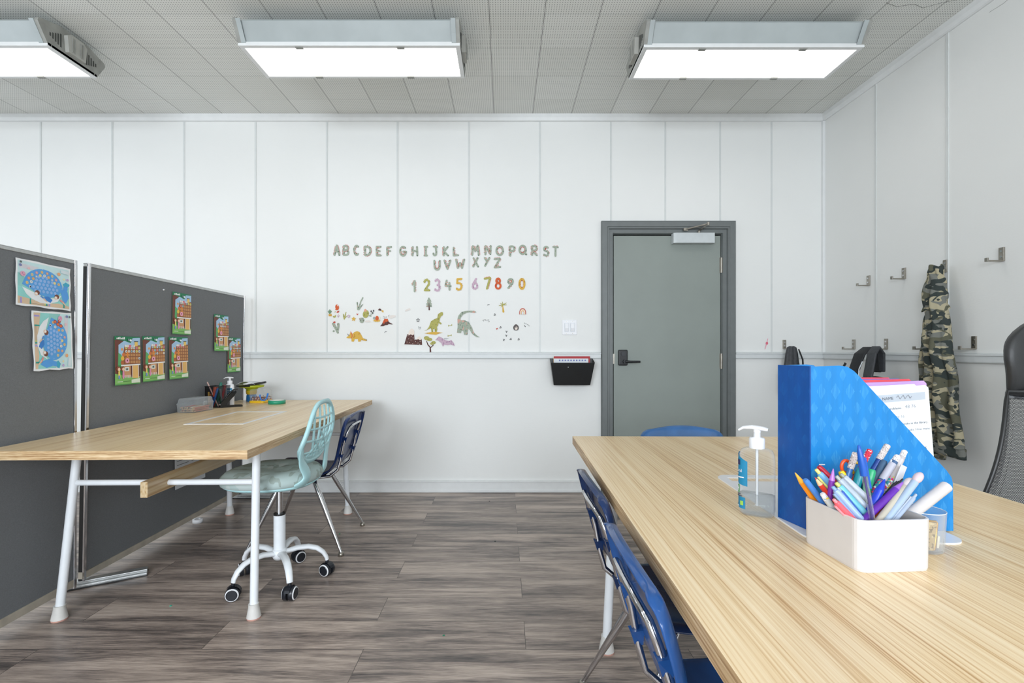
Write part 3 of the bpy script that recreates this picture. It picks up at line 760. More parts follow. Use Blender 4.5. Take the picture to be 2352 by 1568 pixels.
def ginger(label, y0, z1, tilt, seed, filled):
    wd, ht = .172, .252
    fn = board_fn(s2, y0, z1, wd, ht, False, tilt, curl=.008 if seed % 2 else .004)
    a = Art(fn); m = a.mb; rnd = random.Random(seed)
    e = lambda n0: [fn(u, v, n0) for u, v in ((0, 0), (wd, 0), (wd, ht), (0, ht))]
    m.add(e(-.0006) + e(0), [(0, 1, 2, 3), (7, 6, 5, 4), (0, 4, 5, 1), (1, 5, 6, 2), (2, 6, 7, 3), (3, 7, 4, 0)], C(74, 148, 82))
    P = lambda pts, c: a.poly([(u * wd, v * ht) for u, v in pts], C(*c))
    P([(0, .78), (0, 1), (1, 1), (1, .9), (.55, .88), (.3, .8)], (20, 128, 84))
    P([(0, .2), (0, .92), (.1, .93), (.35, .9), (.14, .82), (.11, .4), (.16, .22)], (112, 56, 44))
    P([(.14, .64), (.14, .82), (.36, .91), (.62, .86), (.7, .97), (1, .98), (1, .5), (.3, .5), (.22, .6)], (172, 208, 240))
    P([(.11, .42), (.14, .66), (.24, .62), (.34, .5), (.3, .38)], (92, 176, 110))
    P([(0, .02), (0, .24), (.3, .2), (.7, .22), (1, .16), (1, .02)], (134, 196, 104))
    # roof
    P([(.25, .40), (.30, .62), (.38, .82), (1, .82), (1, .42)], (146, 86, 50))
    rows = []
    for r in range(5):
        for q in range(6): rows.append(((.44 + .105 * q) * wd, (.47 + .073 * r) * ht))
    for c in rows:
        if c[0] < wd * .985:
            a.poly([(c[0] - .0072, c[1] - .007), (c[0] + .0072, c[1] - .007), (c[0] + .0072, c[1] + .007), (c[0] - .0072, c[1] + .007)], C(200, 144, 90), lay=a.k)
    a.k += 1
    cols = [(244, 244, 248), (240, 232, 222), (232, 120, 140), (206, 224, 240), (236, 226, 120), (150, 196, 210)]
    for i in range(5): a.ell(((.42 + .085 * i) * wd, .80 * ht), .0072, .0070, C(*cols[i % 4]), 10, lay=a.k)
    sp = list(rows); rnd.shuffle(sp)
    top = sorted(sp, key=lambda c: -c[1] + rnd.uniform(0, .035))[:filled]
    for i, c in enumerate(top): a.ell(c, .0070, .0068, C(*cols[rnd.randrange(6)]), 10, lay=a.k); a.ell(c, .0030, .0028, C(90, 110, 110), 6, lay=a.k + 1)
    a.k += 2
    for c, r, col in (((.33, .62), .0105, (222, 122, 60)), ((.29, .545), .0115, (244, 196, 70)), ((.28, .46), .0110, (186, 102, 56)), ((.47, .50), .0135, (244, 168, 196)), ((.27, .73), .007, (240, 160, 90))):
        a.ell((c[0] * wd, c[1] * ht), r, r, C(*col), 14)
    a.ell((.47 * wd, .50 * ht), .0045, .0045, C(110, 40, 50), 10)
    a.ell((.48 * wd, .66 * ht), .006, .006, C(240, 150, 60), 10); P([(.43, .55), (.47, .60), (.40, .63), (.43, .645), (.47, .625), (.53, .645), (.55, .63), (.50, .60), (.54, .55), (.51, .54), (.485, .575), (.455, .54)], (240, 150, 60))
    P([(.77, .80), (.9, .80), (.9, .89), (.77, .89)], (244, 206, 110)); P([(.75, .89), (.92, .89), (.92, .905), (.75, .905)], (50, 46, 44))
    P([(.22, .385), (1, .40), (1, .425), (.22, .415)], (250, 250, 250))
    # wall, window, door
    P([(.33, .17), (.33, .385), (.97, .40), (.97, .14)], (214, 158, 108))
    P([(.36, .28), (.36, .36), (.54, .365), (.54, .28)], (250, 250, 246)); P([(.39, .295), (.39, .345), (.51, .35), (.51, .295)], (170, 190, 190)); P([(.42, .305), (.42, .335), (.48, .338), (.48, .305)], (90, 80, 60))
    P([(.60, .16), (.60, .39), (.65, .39), (.65, .16)], (96, 50, 40)); P([(.93, .16), (.93, .40), (.97, .40), (.97, .16)], (96, 50, 40))
    P([(.68, .13), (.68, .39), (.90, .40), (.90, .13)], (238, 190, 112))
    P([(.66, .13), (.66, .39), (.68, .39), (.68, .13)], (250, 240, 236)); P([(.90, .13), (.90, .40), (.925, .40), (.925, .13)], (250, 240, 236))
    for i in range(5): a.rect((.36 + .055 * i) * wd, .14 * ht, (.385 + .055 * i) * wd, .20 * ht, C(244, 214, 216) if i % 2 else C(250, 250, 250), lay=a.k)
    a.k += 1
    P([(.62, .03), (.62, .10), (.97, .12), (.97, .03)], (226, 236, 218))
    for (u, dress) in ((.11, (110, 150, 216)), (.27, (236, 150, 190))):
        P([(u - .01, .16), (u + .08, .16), (u + .06, .29), (u, .29)], (244, 214, 110) if u < .2 else dress)
        P([(u, .13), (u + .06, .13), (u + .06, .20), (u, .20)], dress)
        a.ell((u * wd, .335 * ht), .013, .0125, C(142, 66, 36), 14); a.ell(((u + .03) * wd, .325 * ht), .0085, .0085, C(246, 212, 180), 12)
    for i in range(6): a.rect((.05 + .055 * i) * wd, .935 * ht, (.09 + .055 * i) * wd, (.965 + .008 * (i % 3)) * ht, C(244, 248, 248), lay=a.k)
    a.rect(.07 * wd, .065 * ht, .27 * wd, .078 * ht, C(240, 248, 240), lay=a.k); a.rect(.3 * wd, .07 * ht, .58 * wd, .077 * ht, C(40, 90, 50), lay=a.k)
    a.ell((.52 * wd, .93 * ht), .006, .006, C(120, 140, 150), 8, lay=a.k); a.ell((.6 * wd, .92 * ht), .008, .006, C(236, 246, 252), 10, lay=a.k + 1); a.k += 2
    tag(m.build('gingerbread_poster', center=True), label, 'poster', 'gingerbread house sticker posters')
ginger('gingerbread house poster nearest the partition post, lowest row', 2.459, 1.195, R(-.3), 1, 13)
ginger('gingerbread house poster in the middle of the lowest row', 2.654, 1.201, R(1.0), 2, 15)
ginger('gingerbread house poster at the right end of the lowest row', 2.862, 1.202, R(.4), 5, 3)
ginger('gingerbread house poster pinned highest above the row', 2.888, 1.470, R(-.6), 4, 8)
ginger('gingerbread house poster overlapping the last one at its corner', 3.309, 1.368, R(-.5), 7, 11)
ginger('gingerbread house poster farthest right beside the partition end', 3.478, 1.214, R(0), 6, 16)
tag(MB().ball((-1.973, 2.814, 1.472), .005, WPLA, 10).build('push_pin', center=True), 'lone white push pin in the grey partition', 'push pin')
nt_ = MB(); fn = board_fn(s2, 2.93, .49, .30, .21, False, 0)
nt_.add([fn(0, 0, 0), fn(.30, 0, 0), fn(.30, .21, 0), fn(0, .21, 0)], [(0, 1, 2, 3)], PAPER)
for i in range(7): nt_.add([fn(.02, .19 - i * .025, .0004), fn(.13, .19 - i * .025, .0004), fn(.13, .194 - i * .025, .0004), fn(.02, .194 - i * .025, .0004)], [(0, 1, 2, 3)], C(120, 124, 128)); nt_.add([fn(.16, .19 - i * .025, .0004), fn(.27, .19 - i * .025, .0004), fn(.27, .194 - i * .025, .0004), fn(.16, .194 - i * .025, .0004)], [(0, 1, 2, 3)], C(120, 124, 128))
tag(nt_.build('notice_sheet', center=True), 'printed white sheet low on the partition behind the desk beam', 'notice')

# ================================================================== CHAIRS
def make_school_chair(label, shell, loc, rotz, grp=None):
    t = thing('school_chair', label, 'chair', loc, rotz, grp)
    # one piece shell: side profile front -> top (y,z), half width
    prof = [(.225, .395, .165), (.215, .425, .185), (.19, .442, .198), (.12, .440, .205), (.03, .428, .205), (-.06, .420, .20), (-.13, .424, .190), (-.175, .445, .180), (-.203, .49, .178), (-.220, .54, .188), (-.236, .60, .202), (-.250, .66, .208), (-.260, .70, .206), (-.267, .728, .198), (-.272, .745, .186), (-.279, .757, .168), (-.292, .763, .150), (-.304, .760, .145)]
    def fn(u, v):
        f = v * (len(prof) - 1); i = min(int(f), len(prof) - 2); k = f - i
        a, b = prof[i], prof[i + 1]; y, z, w_ = (a[q] + (b[q] - a[q]) * k for q in range(3))
        s = 2 * u - 1; x = -s * w_
        back = max(0, min(1, (z - .44) / .10)); seat = 1 - back
        top = max(0, (v - .88) / .12)
        y += back * .012 * s * s; z += seat * (.018 * abs(s) ** 3)
        # lip rolled towards the rear all round
        e = max(0, abs(s) - .84) / .16
        z -= back * .020 * s * s * max(0, (v - .6) / .4); y -= back * e * e * .028 * (1 - top); z -= seat * e * e * .016
        x *= 1 + back * .03 * math.sin(min(1, e) * PI)
        return (x, y, z)
    MB().grid(fn, 26, 51, shell, .007).build('shell', t, sub=1)
    # chrome loop behind the back
    pts = [(-.115, .05, .400), (-.118, -.10, .398), (-.120, -.17, .408), (-.122, -.213, .445), (-.124, -.228, .50), (-.126, -.242, .58), (-.122, -.262, .645), (-.112, -.274, .678), (-.085, -.283, .692), (0, -.286, .695)]
    pts = pts + [(-x, y, z) for x, y, z in pts[:-1][::-1]]
    MB().tube(pts, .0080, CHROME, 12, up=(1, 0, 0)).build('back_frame', t)
    for x in (-.124, .124):
        for z, y in ((.628, -.262), (.53, -.240)):
            MB().add([(x - .013, y - .006, z), (x + .013, y - .006, z), (x + .012, y + .022, z + .004), (x - .012, y + .022, z + .004), (x - .004, y + .004, z - .030), (x + .004, y + .004, z - .030), (x + .006, y + .022, z - .030), (x - .006, y + .022, z - .030)],
                   [(0, 1, 2, 3), (4, 7, 6, 5), (0, 4, 5, 1), (1, 5, 6, 2), (2, 6, 7, 3), (3, 7, 4, 0)], shell).build('frame_bracket', t)
    MB().prism([(-.10, .05), (.10, .05), (.10, -.14), (-.10, -.14)], .402, .412, CHROME).build('seat_plate', t)
    for sx in (-1, 1):
        for (y0, y1) in ((.085, .255), (-.075, -.262)):
            p0 = Vector((sx * .125, y0, .405)); p1 = Vector((sx * .228, y1, .018))
            pts = [Vector((sx * .09, y0 * .7, .408)), p0 + (p1 - p0) * .02]; rs = [.011, .0125]
            for k in (.12, .3, .55, .75, .9, 1): pts.append(p0 + (p1 - p0) * k); rs.append(.0125 + .003 * math.sin(min(1, k * 1.6) * PI) - .0055 * k * k)
            lg = MB().tube(pts, rs, CHROME, 14).build('leg', t)
            MB().lathe([(.001, .022), (.012, .021), (.015, .012), (.016, .003), (.013, 0), (.001, 0)], NICKEL, 14, M=Matrix.Translation((p1.x, p1.y, 0))).build('glide', lg)
    return t
G = 'blue plastic school chairs with chrome legs'
make_school_chair('navy plastic school chair at the left desk behind the mint chair', NAVY, (-1.163, 2.875, 0), R(92), G)
make_school_chair('blue school chair in the foreground nearest the camera, along the right desk', NAVY3, (.512, .912, 0), R(-90), G)
make_school_chair('blue school chair farther along the right desk, its chrome leg showing', NAVY2, (.527, 1.400, 0), R(-89), G)
make_school_chair('blue school chair at the far end of the right desk before the door', SLATE, (.845, 2.04, 0), R(180), G)

def castor(parent, x, y, ang):
    M = Matrix.Translation((x, y, 0)) @ Matrix.Rotation(ang, 4, 'Z')
    r = .031
    c = MB().cyl((0, 0, .066), (0, 0, .085), .008, RUBBER, 10, M=M)
    for k in range(7):
        a0 = R(20 + 20 * k); a1 = R(40 + 20 * k)
        c.add([(-.012, (r + .004) * math.cos(a0), r + (r + .004) * math.sin(a0)), (.012, (r + .004) * math.cos(a0), r + (r + .004) * math.sin(a0)), (.012, (r + .004) * math.cos(a1), r + (r + .004) * math.sin(a1)), (-.012, (r + .004) * math.cos(a1), r + (r + .004) * math.sin(a1))], [(0, 1, 2, 3)], RUBBER, True, M)
    co = c.build('castor', parent)
    w_ = MB()
    for s in (-1, 1):
        w_.tube([(s * .005, 0, r), (s * .010, 0, r), (s * .022, 0, r), (s * .026, 0, r)], [r, r, r, r * .86], RUBBER, 20, M=M)
        w_.tube([(s * .024, 0, r), (s * .0275, 0, r)], [r * .93, r * .84], WPLA, 20, M=M)
        w_.tube([(s * .0270, 0, r), (s * .0290, 0, r)], [r * .80, r * .70], RUBBER, 20, M=M)
    w_.build('wheel', co)
    return co
def swivel_base(t, angs, R0, m, hubz, arch=True):
    hub = MB().lathe([(.001, hubz - .028), (.026, hubz - .028), (.034, hubz - .012), (.036, hubz + .008), (.030, hubz + .022), (.001, hubz + .022)], m, 20).build('hub', t)
    for a in angs:
        c, s = math.cos(a), math.sin(a)
        pts = [(.02, hubz), (.08, hubz + .014), (.13, hubz + .014), (.17, hubz + .002), (R0 - .018, hubz - .022), (R0 - .003, .092), (R0, .078)]
        MB().tube([(c * r, s * r, z) for r, z in pts], [.014, .0145, .014, .0135, .0125, .0115, .011], m, 12, flat=(.85, 1.25)).build('base_arm', t)
        castor(t, c * R0, s * R0, a + .9)
mc = thing('swivel_chair', 'mint green swivel chair with lattice back and white castor base', 'chair', (-1.094, 2.364, 0), R(90))
swivel_base(mc, [R(18 + 72 * k - 90) for k in range(5)], .217, WMET, .140)
MB().cyl((0, 0, .15), (0, 0, .325), .027, WMET, 24).build('column_sleeve', mc)
MB().cyl((0, 0, .325), (0, 0, .333), .027, BLACKP, 24).cyl((0, 0, .32), (0, 0, .478), .0145, CHROME, 20).build('gas_piston', mc)
MB().tube([(0, 0, .468), (.11, .02, .466), (.16, .02, .462)], .005, BLACKP, 8).ball((.175, .02, .460), .014, BLACKP, 10, (1.8, 1, .7)).build('height_lever', mc)
def seat_out(a, s=1.0):
    c, q = math.cos(a), math.sin(a)
    return (.198 * s * math.copysign(abs(c) ** .82, c), .030 + .212 * s * math.copysign(abs(q) ** .82, q))
pan = MB(); vs = []; K = 36; prof = [(.25, .474), (.7, .474), (.93, .482), (1.0, .492), (1.0, .497), (.96, .498)]
for s, z in prof:
    for k in range(K): x, y = seat_out(2 * PI * k / K, s); vs.append((x, y, z))
fs = [(i * K + k, i * K + (k + 1) % K, (i + 1) * K + (k + 1) % K, (i + 1) * K + k) for i in range(len(prof) - 1) for k in range(K)] + [tuple(range(K))[::-1]]
pan.add(vs, fs, MINT, True).build('seat_pan', mc)
cu = MB(); vs = []; prof = [(.96, .492), (1.03, .500), (1.05, .516), (1.03, .534), (.95, .550), (.78, .560), (.4, .556), (.1, .550)]
for s, z in prof:
    for k in range(K):
        a = 2 * PI * k / K; x, y = seat_out(a, s); vs.append((x, y, z + .004 * math.sin(3 * a) * (1 - s) + (.008 * (y / .22) * -.4)))
fs = [(i * K + k, i * K + (k + 1) % K, (i + 1) * K + (k + 1) % K, (i + 1) * K + k) for i in range(len(prof) - 1) for k in range(K)] + [tuple(range((len(prof) - 1) * K, len(prof) * K))]
cu.add(vs, fs, CUSH, True).build('seat_cushion', mc)
# lattice back: (w,h) drawn on a curved leaning sheet
def bk(w_, h):
    z = .595 + h; y = -.165 - .05 * (h / .28) - .03 * math.sin(min(1, max(0, h / .28)) * PI) * 0.8 + .55 * w_ * w_
    return Vector((w_, y - .0, z))
def outl(g, s=1.0, dh=0.0):
    """closed outline of the backrest, wide low down and narrow at the rounded top"""
    a = 2 * PI * g; c, q = math.cos(a), math.sin(a)
    h = .138 + .150 * math.copysign(abs(q) ** .70, q) * s
    k = (h + .012) / .30; wmax = .203 - .078 * max(0, k - .30) / .7 - .030 * max(0, .30 - k) / .3
    return (wmax * s * math.copysign(abs(c) ** .62, c), h)
rim = MB(); K = 64; inner = .86
ring = [[bk(*outl(k / K, s)) for k in range(K)] for s in (1.0, .93, inner)]
Nn = Vector((0, -1, 0)); vs = []
for layer, off in ((0, 0), (0, 1), (1, 1.35), (2, 1), (2, 0), (1, -.35)):
    for k in range(K): vs.append(ring[layer][k] + Vector((0, -.012 * (off - .5), .004 * off)))
fs = [(i * K + k, i * K + (k + 1) % K, ((i + 1) % 6) * K + (k + 1) % K, ((i + 1) % 6) * K + k) for i in range(6) for k in range(K)]
rim.add(vs, fs, MINT, True).build('back_rim', mc)
lat = MB()
def inside_line(p, q, r=.0052, n=14):
    pts = []
    for i in range(n + 1):
        t_ = i / n; w_ = p[0] + (q[0] - p[0]) * t_; h = p[1] + (q[1] - p[1]) * t_
        if len(p) > 2: w_ += p[2] * math.sin(PI * t_)
        if len(q) > 2: h += q[2] * math.sin(PI * t_)
        hh = (h - .138) / .150
        if abs(hh) > .90: continue
        k = (h + .012) / .30; wm = (.203 - .078 * max(0, k - .30) / .7 - .030 * max(0, .30 - k) / .3) * .93 * max(0.0, 1 - abs(hh / .93) ** 2.6) ** .30
        if abs(w_) > wm: continue
        pts.append(bk(w_, h))
    if len(pts) > 1: lat.tube(pts, r, MINT, 8, flat=(1, 1.1))
for q in (-.11, -.055, 0, .055, .11): inside_line((q * .35, 0.005, q * .35), (q * .85, .275), n=24)
for h in (.06, .115, .17, .222): inside_line((-.2, h), (.2, h, -.014), n=24)
inside_line((-.13, .02), (.05, .15)); inside_line((.13, .02), (-.05, .15)); inside_line((-.04, .02), (.1, .12)); inside_line((.04, .02), (-.1, .12))
lat.build('back_lattice', mc)
low = MB().grid(lambda u, v: bk((2 * u - 1) * (.150 - .03 * (1 - v)), -.006 + .038 * v + .010 * (2 * u - 1) ** 2) + Vector((0, -.004, 0)), 14, 4, MINT, .010).build('lower_back_band', mc)
for sx in (-1, 1):
    pts = [(sx * .178, bk(.18, .09).y - .002, .69), (sx * .172, bk(.172, .05).y - .004, .645), (sx * .150, -.170, .60), (sx * .118, -.178, .565), (sx * .108, -.180, .535), (sx * .118, -.165, .508), (sx * .125, -.13, .490), (sx * .10, -.07, .480), (sx * .05, 0, .476)]
    MB().tube(pts, [.012, .020, .027, .031, .034, .036, .036, .030, .014], MINT, 14, flat=(.32, 1.0), up=(0, 1, 0)).build('back_support_arm', mc, sub=1)

# office chair -------------------------------------------------------------
oc = thing('office_chair', 'black mesh office chair with leather headrest at the right edge', 'chair', (1.592, 1.205, 0), R(164))
swivel_base(oc, [R(18 + 72 * k) for k in range(5)], .30, BLACKP, .13)
MB().cyl((0, 0, .13), (0, 0, .28), .026, BLACKP, 20).cyl((0, 0, .28), (0, 0, .43), .014, CHROME, 16).build('gas_column', oc)
MB().rlathe([(.02, .43), (.9, .432), (1, .45), (1, .475), (.94, .495), (.5, .502), (.02, .500)], .235, .225, LEATH, 5, 10).build('seat', oc)
for sx in (-1, 1):
    MB().tube([(sx * .20, -.05, .44), (sx * .27, -.05, .45), (sx * .28, -.05, .60), (sx * .28, -.02, .665)], .014, BLACKP, 10).rlathe([(.02, .665), (1, .668), (1, .685), (.02, .69)], .03, .10, BLACKP, 4, 6, M=Matrix.Translation((sx * .28, -.02, 0))).build('armrest', oc)
def ocb(u, v):
    hw = .285 - .143 * v ** 1.25 - .02 * math.sin(v * PI)
    z = .54 + .46 * v; y = -.250 + .03 * math.sin(v * PI) - .05 * v + .07 * u * u
    return Vector((u * hw, y, z))
MB().grid(lambda u, v: ocb((2 * u - 1) * .80, v), 24, 30, MESHM).build('mesh_panel', oc)
for sx in (-1, 1):
    MB().grid(lambda u, v: ocb(sx * (.78 + .22 * u), v) + Vector((0, -.004 * math.sin(u * PI) - .003, 0)), 6, 30, MESHM).build('mesh_border', oc)
    MB().grid(lambda u, v: ocb(sx * (.80 + .19 * u), v) + Vector((0, -.016, 0)), 6, 30, MESHM).build('mesh_border_lining', oc)
MB().grid(lambda u, v: ocb(2 * u - 1, .12 * v) + Vector((0, -.012, 0)), 20, 6, MESHM).build('lower_band', oc)
fp = [ocb(-1, k / 16) for k in range(17)] + [ocb(1, 1 - k / 16) for k in range(17)]
MB().tube([p + Vector((0, -.006, 0)) for p in fp], .006, BLACKP, 10, up=(0, 1, 0)).build('back_frame', oc)
MB().tube([(0, -.10, .44), (0, -.30, .46), (0, -.33, .60), (0, -.34, .85), (0, -.35, 1.04)], .022, BLACKP, 10, flat=(.7, 1.4), up=(0, 1, 0)).build('spine', oc)
hp = MB()
hwd = lambda t_: .158 * (1 - .13 * max(0, .5 - t_) / .5) * (1 - max(0, (t_ - .55) / .45) ** 2.6 * .45)
def hr(a, v, th=.0):
    s = a; x = s * hwd(v); z = .975 + .258 * v - .030 * s * s * v + .010 * s * s * (1 - v)
    return Vector((x, -.300 - .028 * math.sin(v * PI) * -1 + .055 * s * s, z))
def hshell(u, v):
    c = hr(math.sin((2 * u - 1) * PI / 2), v); b = math.sqrt(max(0, 1 - (2 * v - 1) ** 4)) * math.sqrt(max(0, 1 - abs(math.sin((2 * u - 1) * PI / 2)) ** 6))
    return c, b
MB().grid(lambda u, v: hshell(u, v)[0] + Vector((0, .032 * hshell(u, v)[1], 0)), 20, 16, LEATH).grid(lambda u, v: hshell(1 - u, v)[0] - Vector((0, .030 * hshell(1 - u, v)[1], 0)), 20, 16, LEATH).build('headrest', oc)
MB().tube([hr(math.sin((k / 10 - 1) * PI / 2), 0.0) + Vector((0, .004, -.002)) for k in range(21)], .0045, C(120, 122, 124), 8).build('headrest_piping', oc)

# ================================================================== WALL STICKERS
def D3(x, y): px, py = 740 + x / 4.2, 540 + y / 4.2; return ((px - 1159) / 290.6, 1.125 - (py - 803) / 290.6)
def D8(x, y): px, py = 740 + x / 10.69, 670 + y / 10.69; return ((px - 1159) / 290.6, 1.125 - (py - 803) / 290.6)
def wfn(u, v, n): return (u, WY - .0037 - n, v)
U3 = 1 / 4.2 / 290.6; U8 = 1 / 10.69 / 290.6
SAGE = m_speck('sage_sticker', (158, 168, 152), (88, 104, 88), (204, 160, 146), 75, 0.60)
OLIVE = m_speck('olive_sticker', (172, 168, 92), (128, 128, 60), None, 70, 0.6)
MUST = m_speck('mustard_sticker', (214, 172, 72), (190, 140, 50), None, 40, 0.6)
LILAC = m_speck('lilac_sticker', (196, 168, 186), (150, 118, 146), None, 70, 0.6)
RUST = m_speck('rust_sticker', (208, 92, 44), (172, 62, 34), None, 50, 0.6)
REDS = C(190, 62, 40); DGRN = C(66, 80, 62); BRWN = m_speck('brown_sticker', (92, 54, 48), (66, 36, 34), None, 90, 0.55)
BLK = C(40, 38, 40); CREAM = C(230, 216, 204); LBEI = C(222, 214, 208)
RUNS = []
def arc(cx, cy, rx, ry, a0, a1, n=10):
    return [(cx + rx * math.cos(R(a0 + (a1 - a0) * i / n)), cy + ry * math.sin(R(a0 + (a1 - a0) * i / n))) for i in range(n + 1)]
GL = {  # strokes in a unit box, y up
 'A': [[(0, 0), (.45, 1), (.95, 0)], [(.2, .36), (.75, .36)]],
 'B': [[(.08, 0), (.12, 1), *arc(.42, .76, .42, .24, 90, -90), (.15, .5)], [(.15, .52), *arc(.5, .26, .45, .26, 90, -90), (.08, 0)]],
 'C': [arc(.55, .5, .5, .5, 50, 310, 14)],
 'D': [[(.05, 0), (.05, 1), *arc(.35, .5, .6, .5, 90, -90, 12), (.05, 0)]],
 'E': [[(.95, 1), (.05, 1), (.08, 0), (.98, 0)], [(.1, .5), (.75, .5)]],
 'F': [[(.98, 1), (.1, .96), (.1, 0)], [(.1, .5), (.75, .52)]],
 'G': [[*arc(.5, .5, .48, .5, 45, 350, 14), (.98, .45), (.55, .45)]],
 'H': [[(.05, 0), (.1, 1)], [(.95, 0), (.9, 1)], [(.08, .5), (.92, .52)]],
 'I': [[(.5, 0), (.5, 1)], [(.1, 1), (.9, 1)], [(.1, 0), (.9, 0)]],
 'J': [[(.1, 1), (.9, .95)], [(.6, .97), (.75, .4), *arc(.4, .25, .36, .25, 10, -170, 8)]],
 'K': [[(.08, 0), (.08, 1)], [(.9, 1), (.12, .45), (.95, 0)]],
 'L': [[(.1, 1), (.08, 0), (.95, .04)]],
 'M': [[(0, 0), (.12, .95), (.48, .4), (.85, 1), (1, 0)]],
 'N': [[(.05, 0), (.08, 1), (.88, .05), (.95, 1)]],
 'O': [arc(.5, .5, .48, .5, 0, 360, 18)],
 'P': [[(.12, 0), (.1, .98), *arc(.45, .74, .42, .26, 90, -90), (.15, .45)]],
 'Q': [arc(.48, .52, .46, .48, 0, 360, 18), [(.62, .3), (1, 0)]],
 'R': [[(.1, 0), (.12, .98), *arc(.45, .75, .4, .25, 90, -90), (.15, .48), (.85, 0)]],
 'S': [[*arc(.5, .76, .38, .24, 30, 250, 8), *arc(.48, .26, .42, .26, 80, -150, 8)]],
 'T': [[(0, 1), (1, .97)], [(.5, 1), (.48, 0)]],
 'U': [[(.05, 1), *arc(.5, .35, .42, .35, 180, 360, 10), (.95, 1)]],
 'V': [[(0, 1), (.5, 0), (.98, 1)]],
 'W': [[(0, 1), (.22, 0), (.5, .6), (.72, 0), (1, 1)]],
 'X': [[(0, 0), (.9, 1)], [(.05, 1), (.95, 0)]],
 'Y': [[(0, 1), (.45, .5)], [(.95, 1), (.45, .5), (.05, 0)]],
 'Z': [[(.02, .95), (.95, 1), (.05, 0), (.98, .06)]],
 '1': [[(.05, .65), (.65, 1), (.62, 0)]],
 '2': [[*arc(.48, .72, .42, .28, 165, -30, 10), (.12, .04), (.98, .04)]],
 '3': [[*arc(.45, .75, .4, .25, 150, -80, 9), *arc(.45, .27, .48, .27, 80, -150, 9)]],
 '4': [[(.25, 1), (.05, .42), (.95, .40)], [(.72, .75), (.75, 0)]],
 '5': [[(.92, .98), (.2, .96), (.15, .58), *arc(.45, .30, .48, .30, 100, -140, 10)]],
 '6': [[(.7, 1), (.2, .55), *arc(.5, .28, .42, .28, 160, -200, 14)]],
 '7': [[(0, .92), (.95, 1), (.4, 0)]],
 '8': [arc(.5, .76, .32, .24, 0, 360, 14), arc(.5, .27, .42, .27, 0, 360, 14)],
 '9': [[*arc(.5, .72, .4, .27, 10, 370, 14), (.8, .5), (.1, 0)]],
 '0': [arc(.5, .5, .42, .5, 0, 360, 18)],
}
def glyph(ch, x0, y0, x1, y1, m, accent, spikes, wd):
    """box given in the zoomed sticker picture (x0,y0 top left)"""
    a = Art(wfn, .0001); u0, v1 = D3(x0, y0); u1, v0 = D3(x1, y1)
    i = wd / 2
    S = [[(u0 + i + p[0] * (u1 - u0 - wd), v0 + i + p[1] * (v1 - v0 - wd)) for p in st] for st in GL[ch]]
    for st in S: a.stroke(st, wd, m)
    # little spines standing along the left edge
    rnd = random.Random(ord(ch))
    for st in S[:1]:
        for p, q in zip(st[:-1], st[1:]):
            l = math.hypot(q[0] - p[0], q[1] - p[1]); k = max(1, int(l / .0085))
            for j in range(k):
                if rnd.random() > spikes + .25: continue
                t_ = (j + .5) / k; x = p[0] + (q[0] - p[0]) * t_; y = p[1] + (q[1] - p[1]) * t_
                dx, dy = (q[0] - p[0]) / l, (q[1] - p[1]) / l; nx, ny = -dy, dx
                a.poly([(x + nx * i - dx * .0032, y + ny * i - dy * .0032), (x + nx * i + dx * .0032, y + ny * i + dy * .0032), (x + nx * (i + .0068), y + ny * (i + .0068))], accent, lay=a.k)
    return a.mb
cols = {'A': (110, 178, 90, 200), 'B': (195, 265, 95, 200), 'C': (298, 362, 92, 200), 'D': (402, 478, 100, 202), 'E': (515, 575, 102, 205), 'F': (615, 675, 105, 202),
        'G': (742, 820, 102, 208), 'H': (860, 930, 105, 205), 'I': (975, 1025, 102, 206), 'J': (1062, 1120, 100, 205), 'K': (1160, 1225, 105, 205), 'L': (1255, 1322, 112, 205),
        'M': (1438, 1520, 92, 200), 'N': (1562, 1638, 95, 195), 'O': (1670, 1755, 98, 202), 'P': (1798, 1870, 98, 208), 'Q': (1892, 1978, 92, 195), 'R': (2010, 2086, 95, 202),
        'S': (2125, 2195, 102, 208), 'T': (2220, 2282, 104, 210), 'U': (1070, 1148, 238, 342), 'V': (1170, 1248, 235, 335), 'W': (1282, 1380, 225, 325),
        'X': (1448, 1515, 212, 312), 'Y': (1560, 1625, 210, 305), 'Z': (1652, 1728, 218, 320)}
for ch, (a, b, c, d_) in cols.items():
    mb = glyph(ch, a, c, b, d_, SAGE, REDS, .55, 19 * U3)
    tag(mb.build('letter_sticker', center=True), 'sage green capital letter %s sticker with red spines' % ch, 'wall sticker', 'dinosaur alphabet stickers')
nums = {'1': (862, 915, 432, 552, SAGE, 'sage green'), '2': (975, 1045, 422, 545, OLIVE, 'olive yellow'), '3': (1080, 1145, 420, 545, LILAC, 'lilac'), '4': (1178, 1252, 428, 535, SAGE, 'sage green'),
        '5': (1285, 1358, 410, 535, MUST, 'mustard'), '6': (1440, 1510, 412, 525, LILAC, 'lilac'), '7': (1558, 1632, 402, 525, OLIVE, 'olive'), '8': (1660, 1735, 408, 525, RUST, 'rust orange'),
        '9': (1780, 1855, 412, 518, SAGE, 'sage green'), '0': (1888, 1966, 412, 528, MUST, 'mustard and rust')}
for ch, (a, b, c, d_, m, cn) in nums.items():
    mb = glyph(ch, a, c, b, d_, m, RUST if ch in '17490' else m, .8 if ch in '70' else .4, 19 * U3)
    tag(mb.build('number_sticker', center=True), '%s number %s sticker under the alphabet' % (cn, ch), 'wall sticker', 'dinosaur number stickers')
def sticker(name, label, fn_draw, group='dinosaur world stickers', cat='wall sticker'):
    a = Art(wfn, .0001); fn_draw(a); tag(a.mb.build(name, center=True), label, cat, group)
p3 = lambda *pts: [D3(*p) for p in pts]
p8 = lambda *pts: [D8(*p) for p in pts]
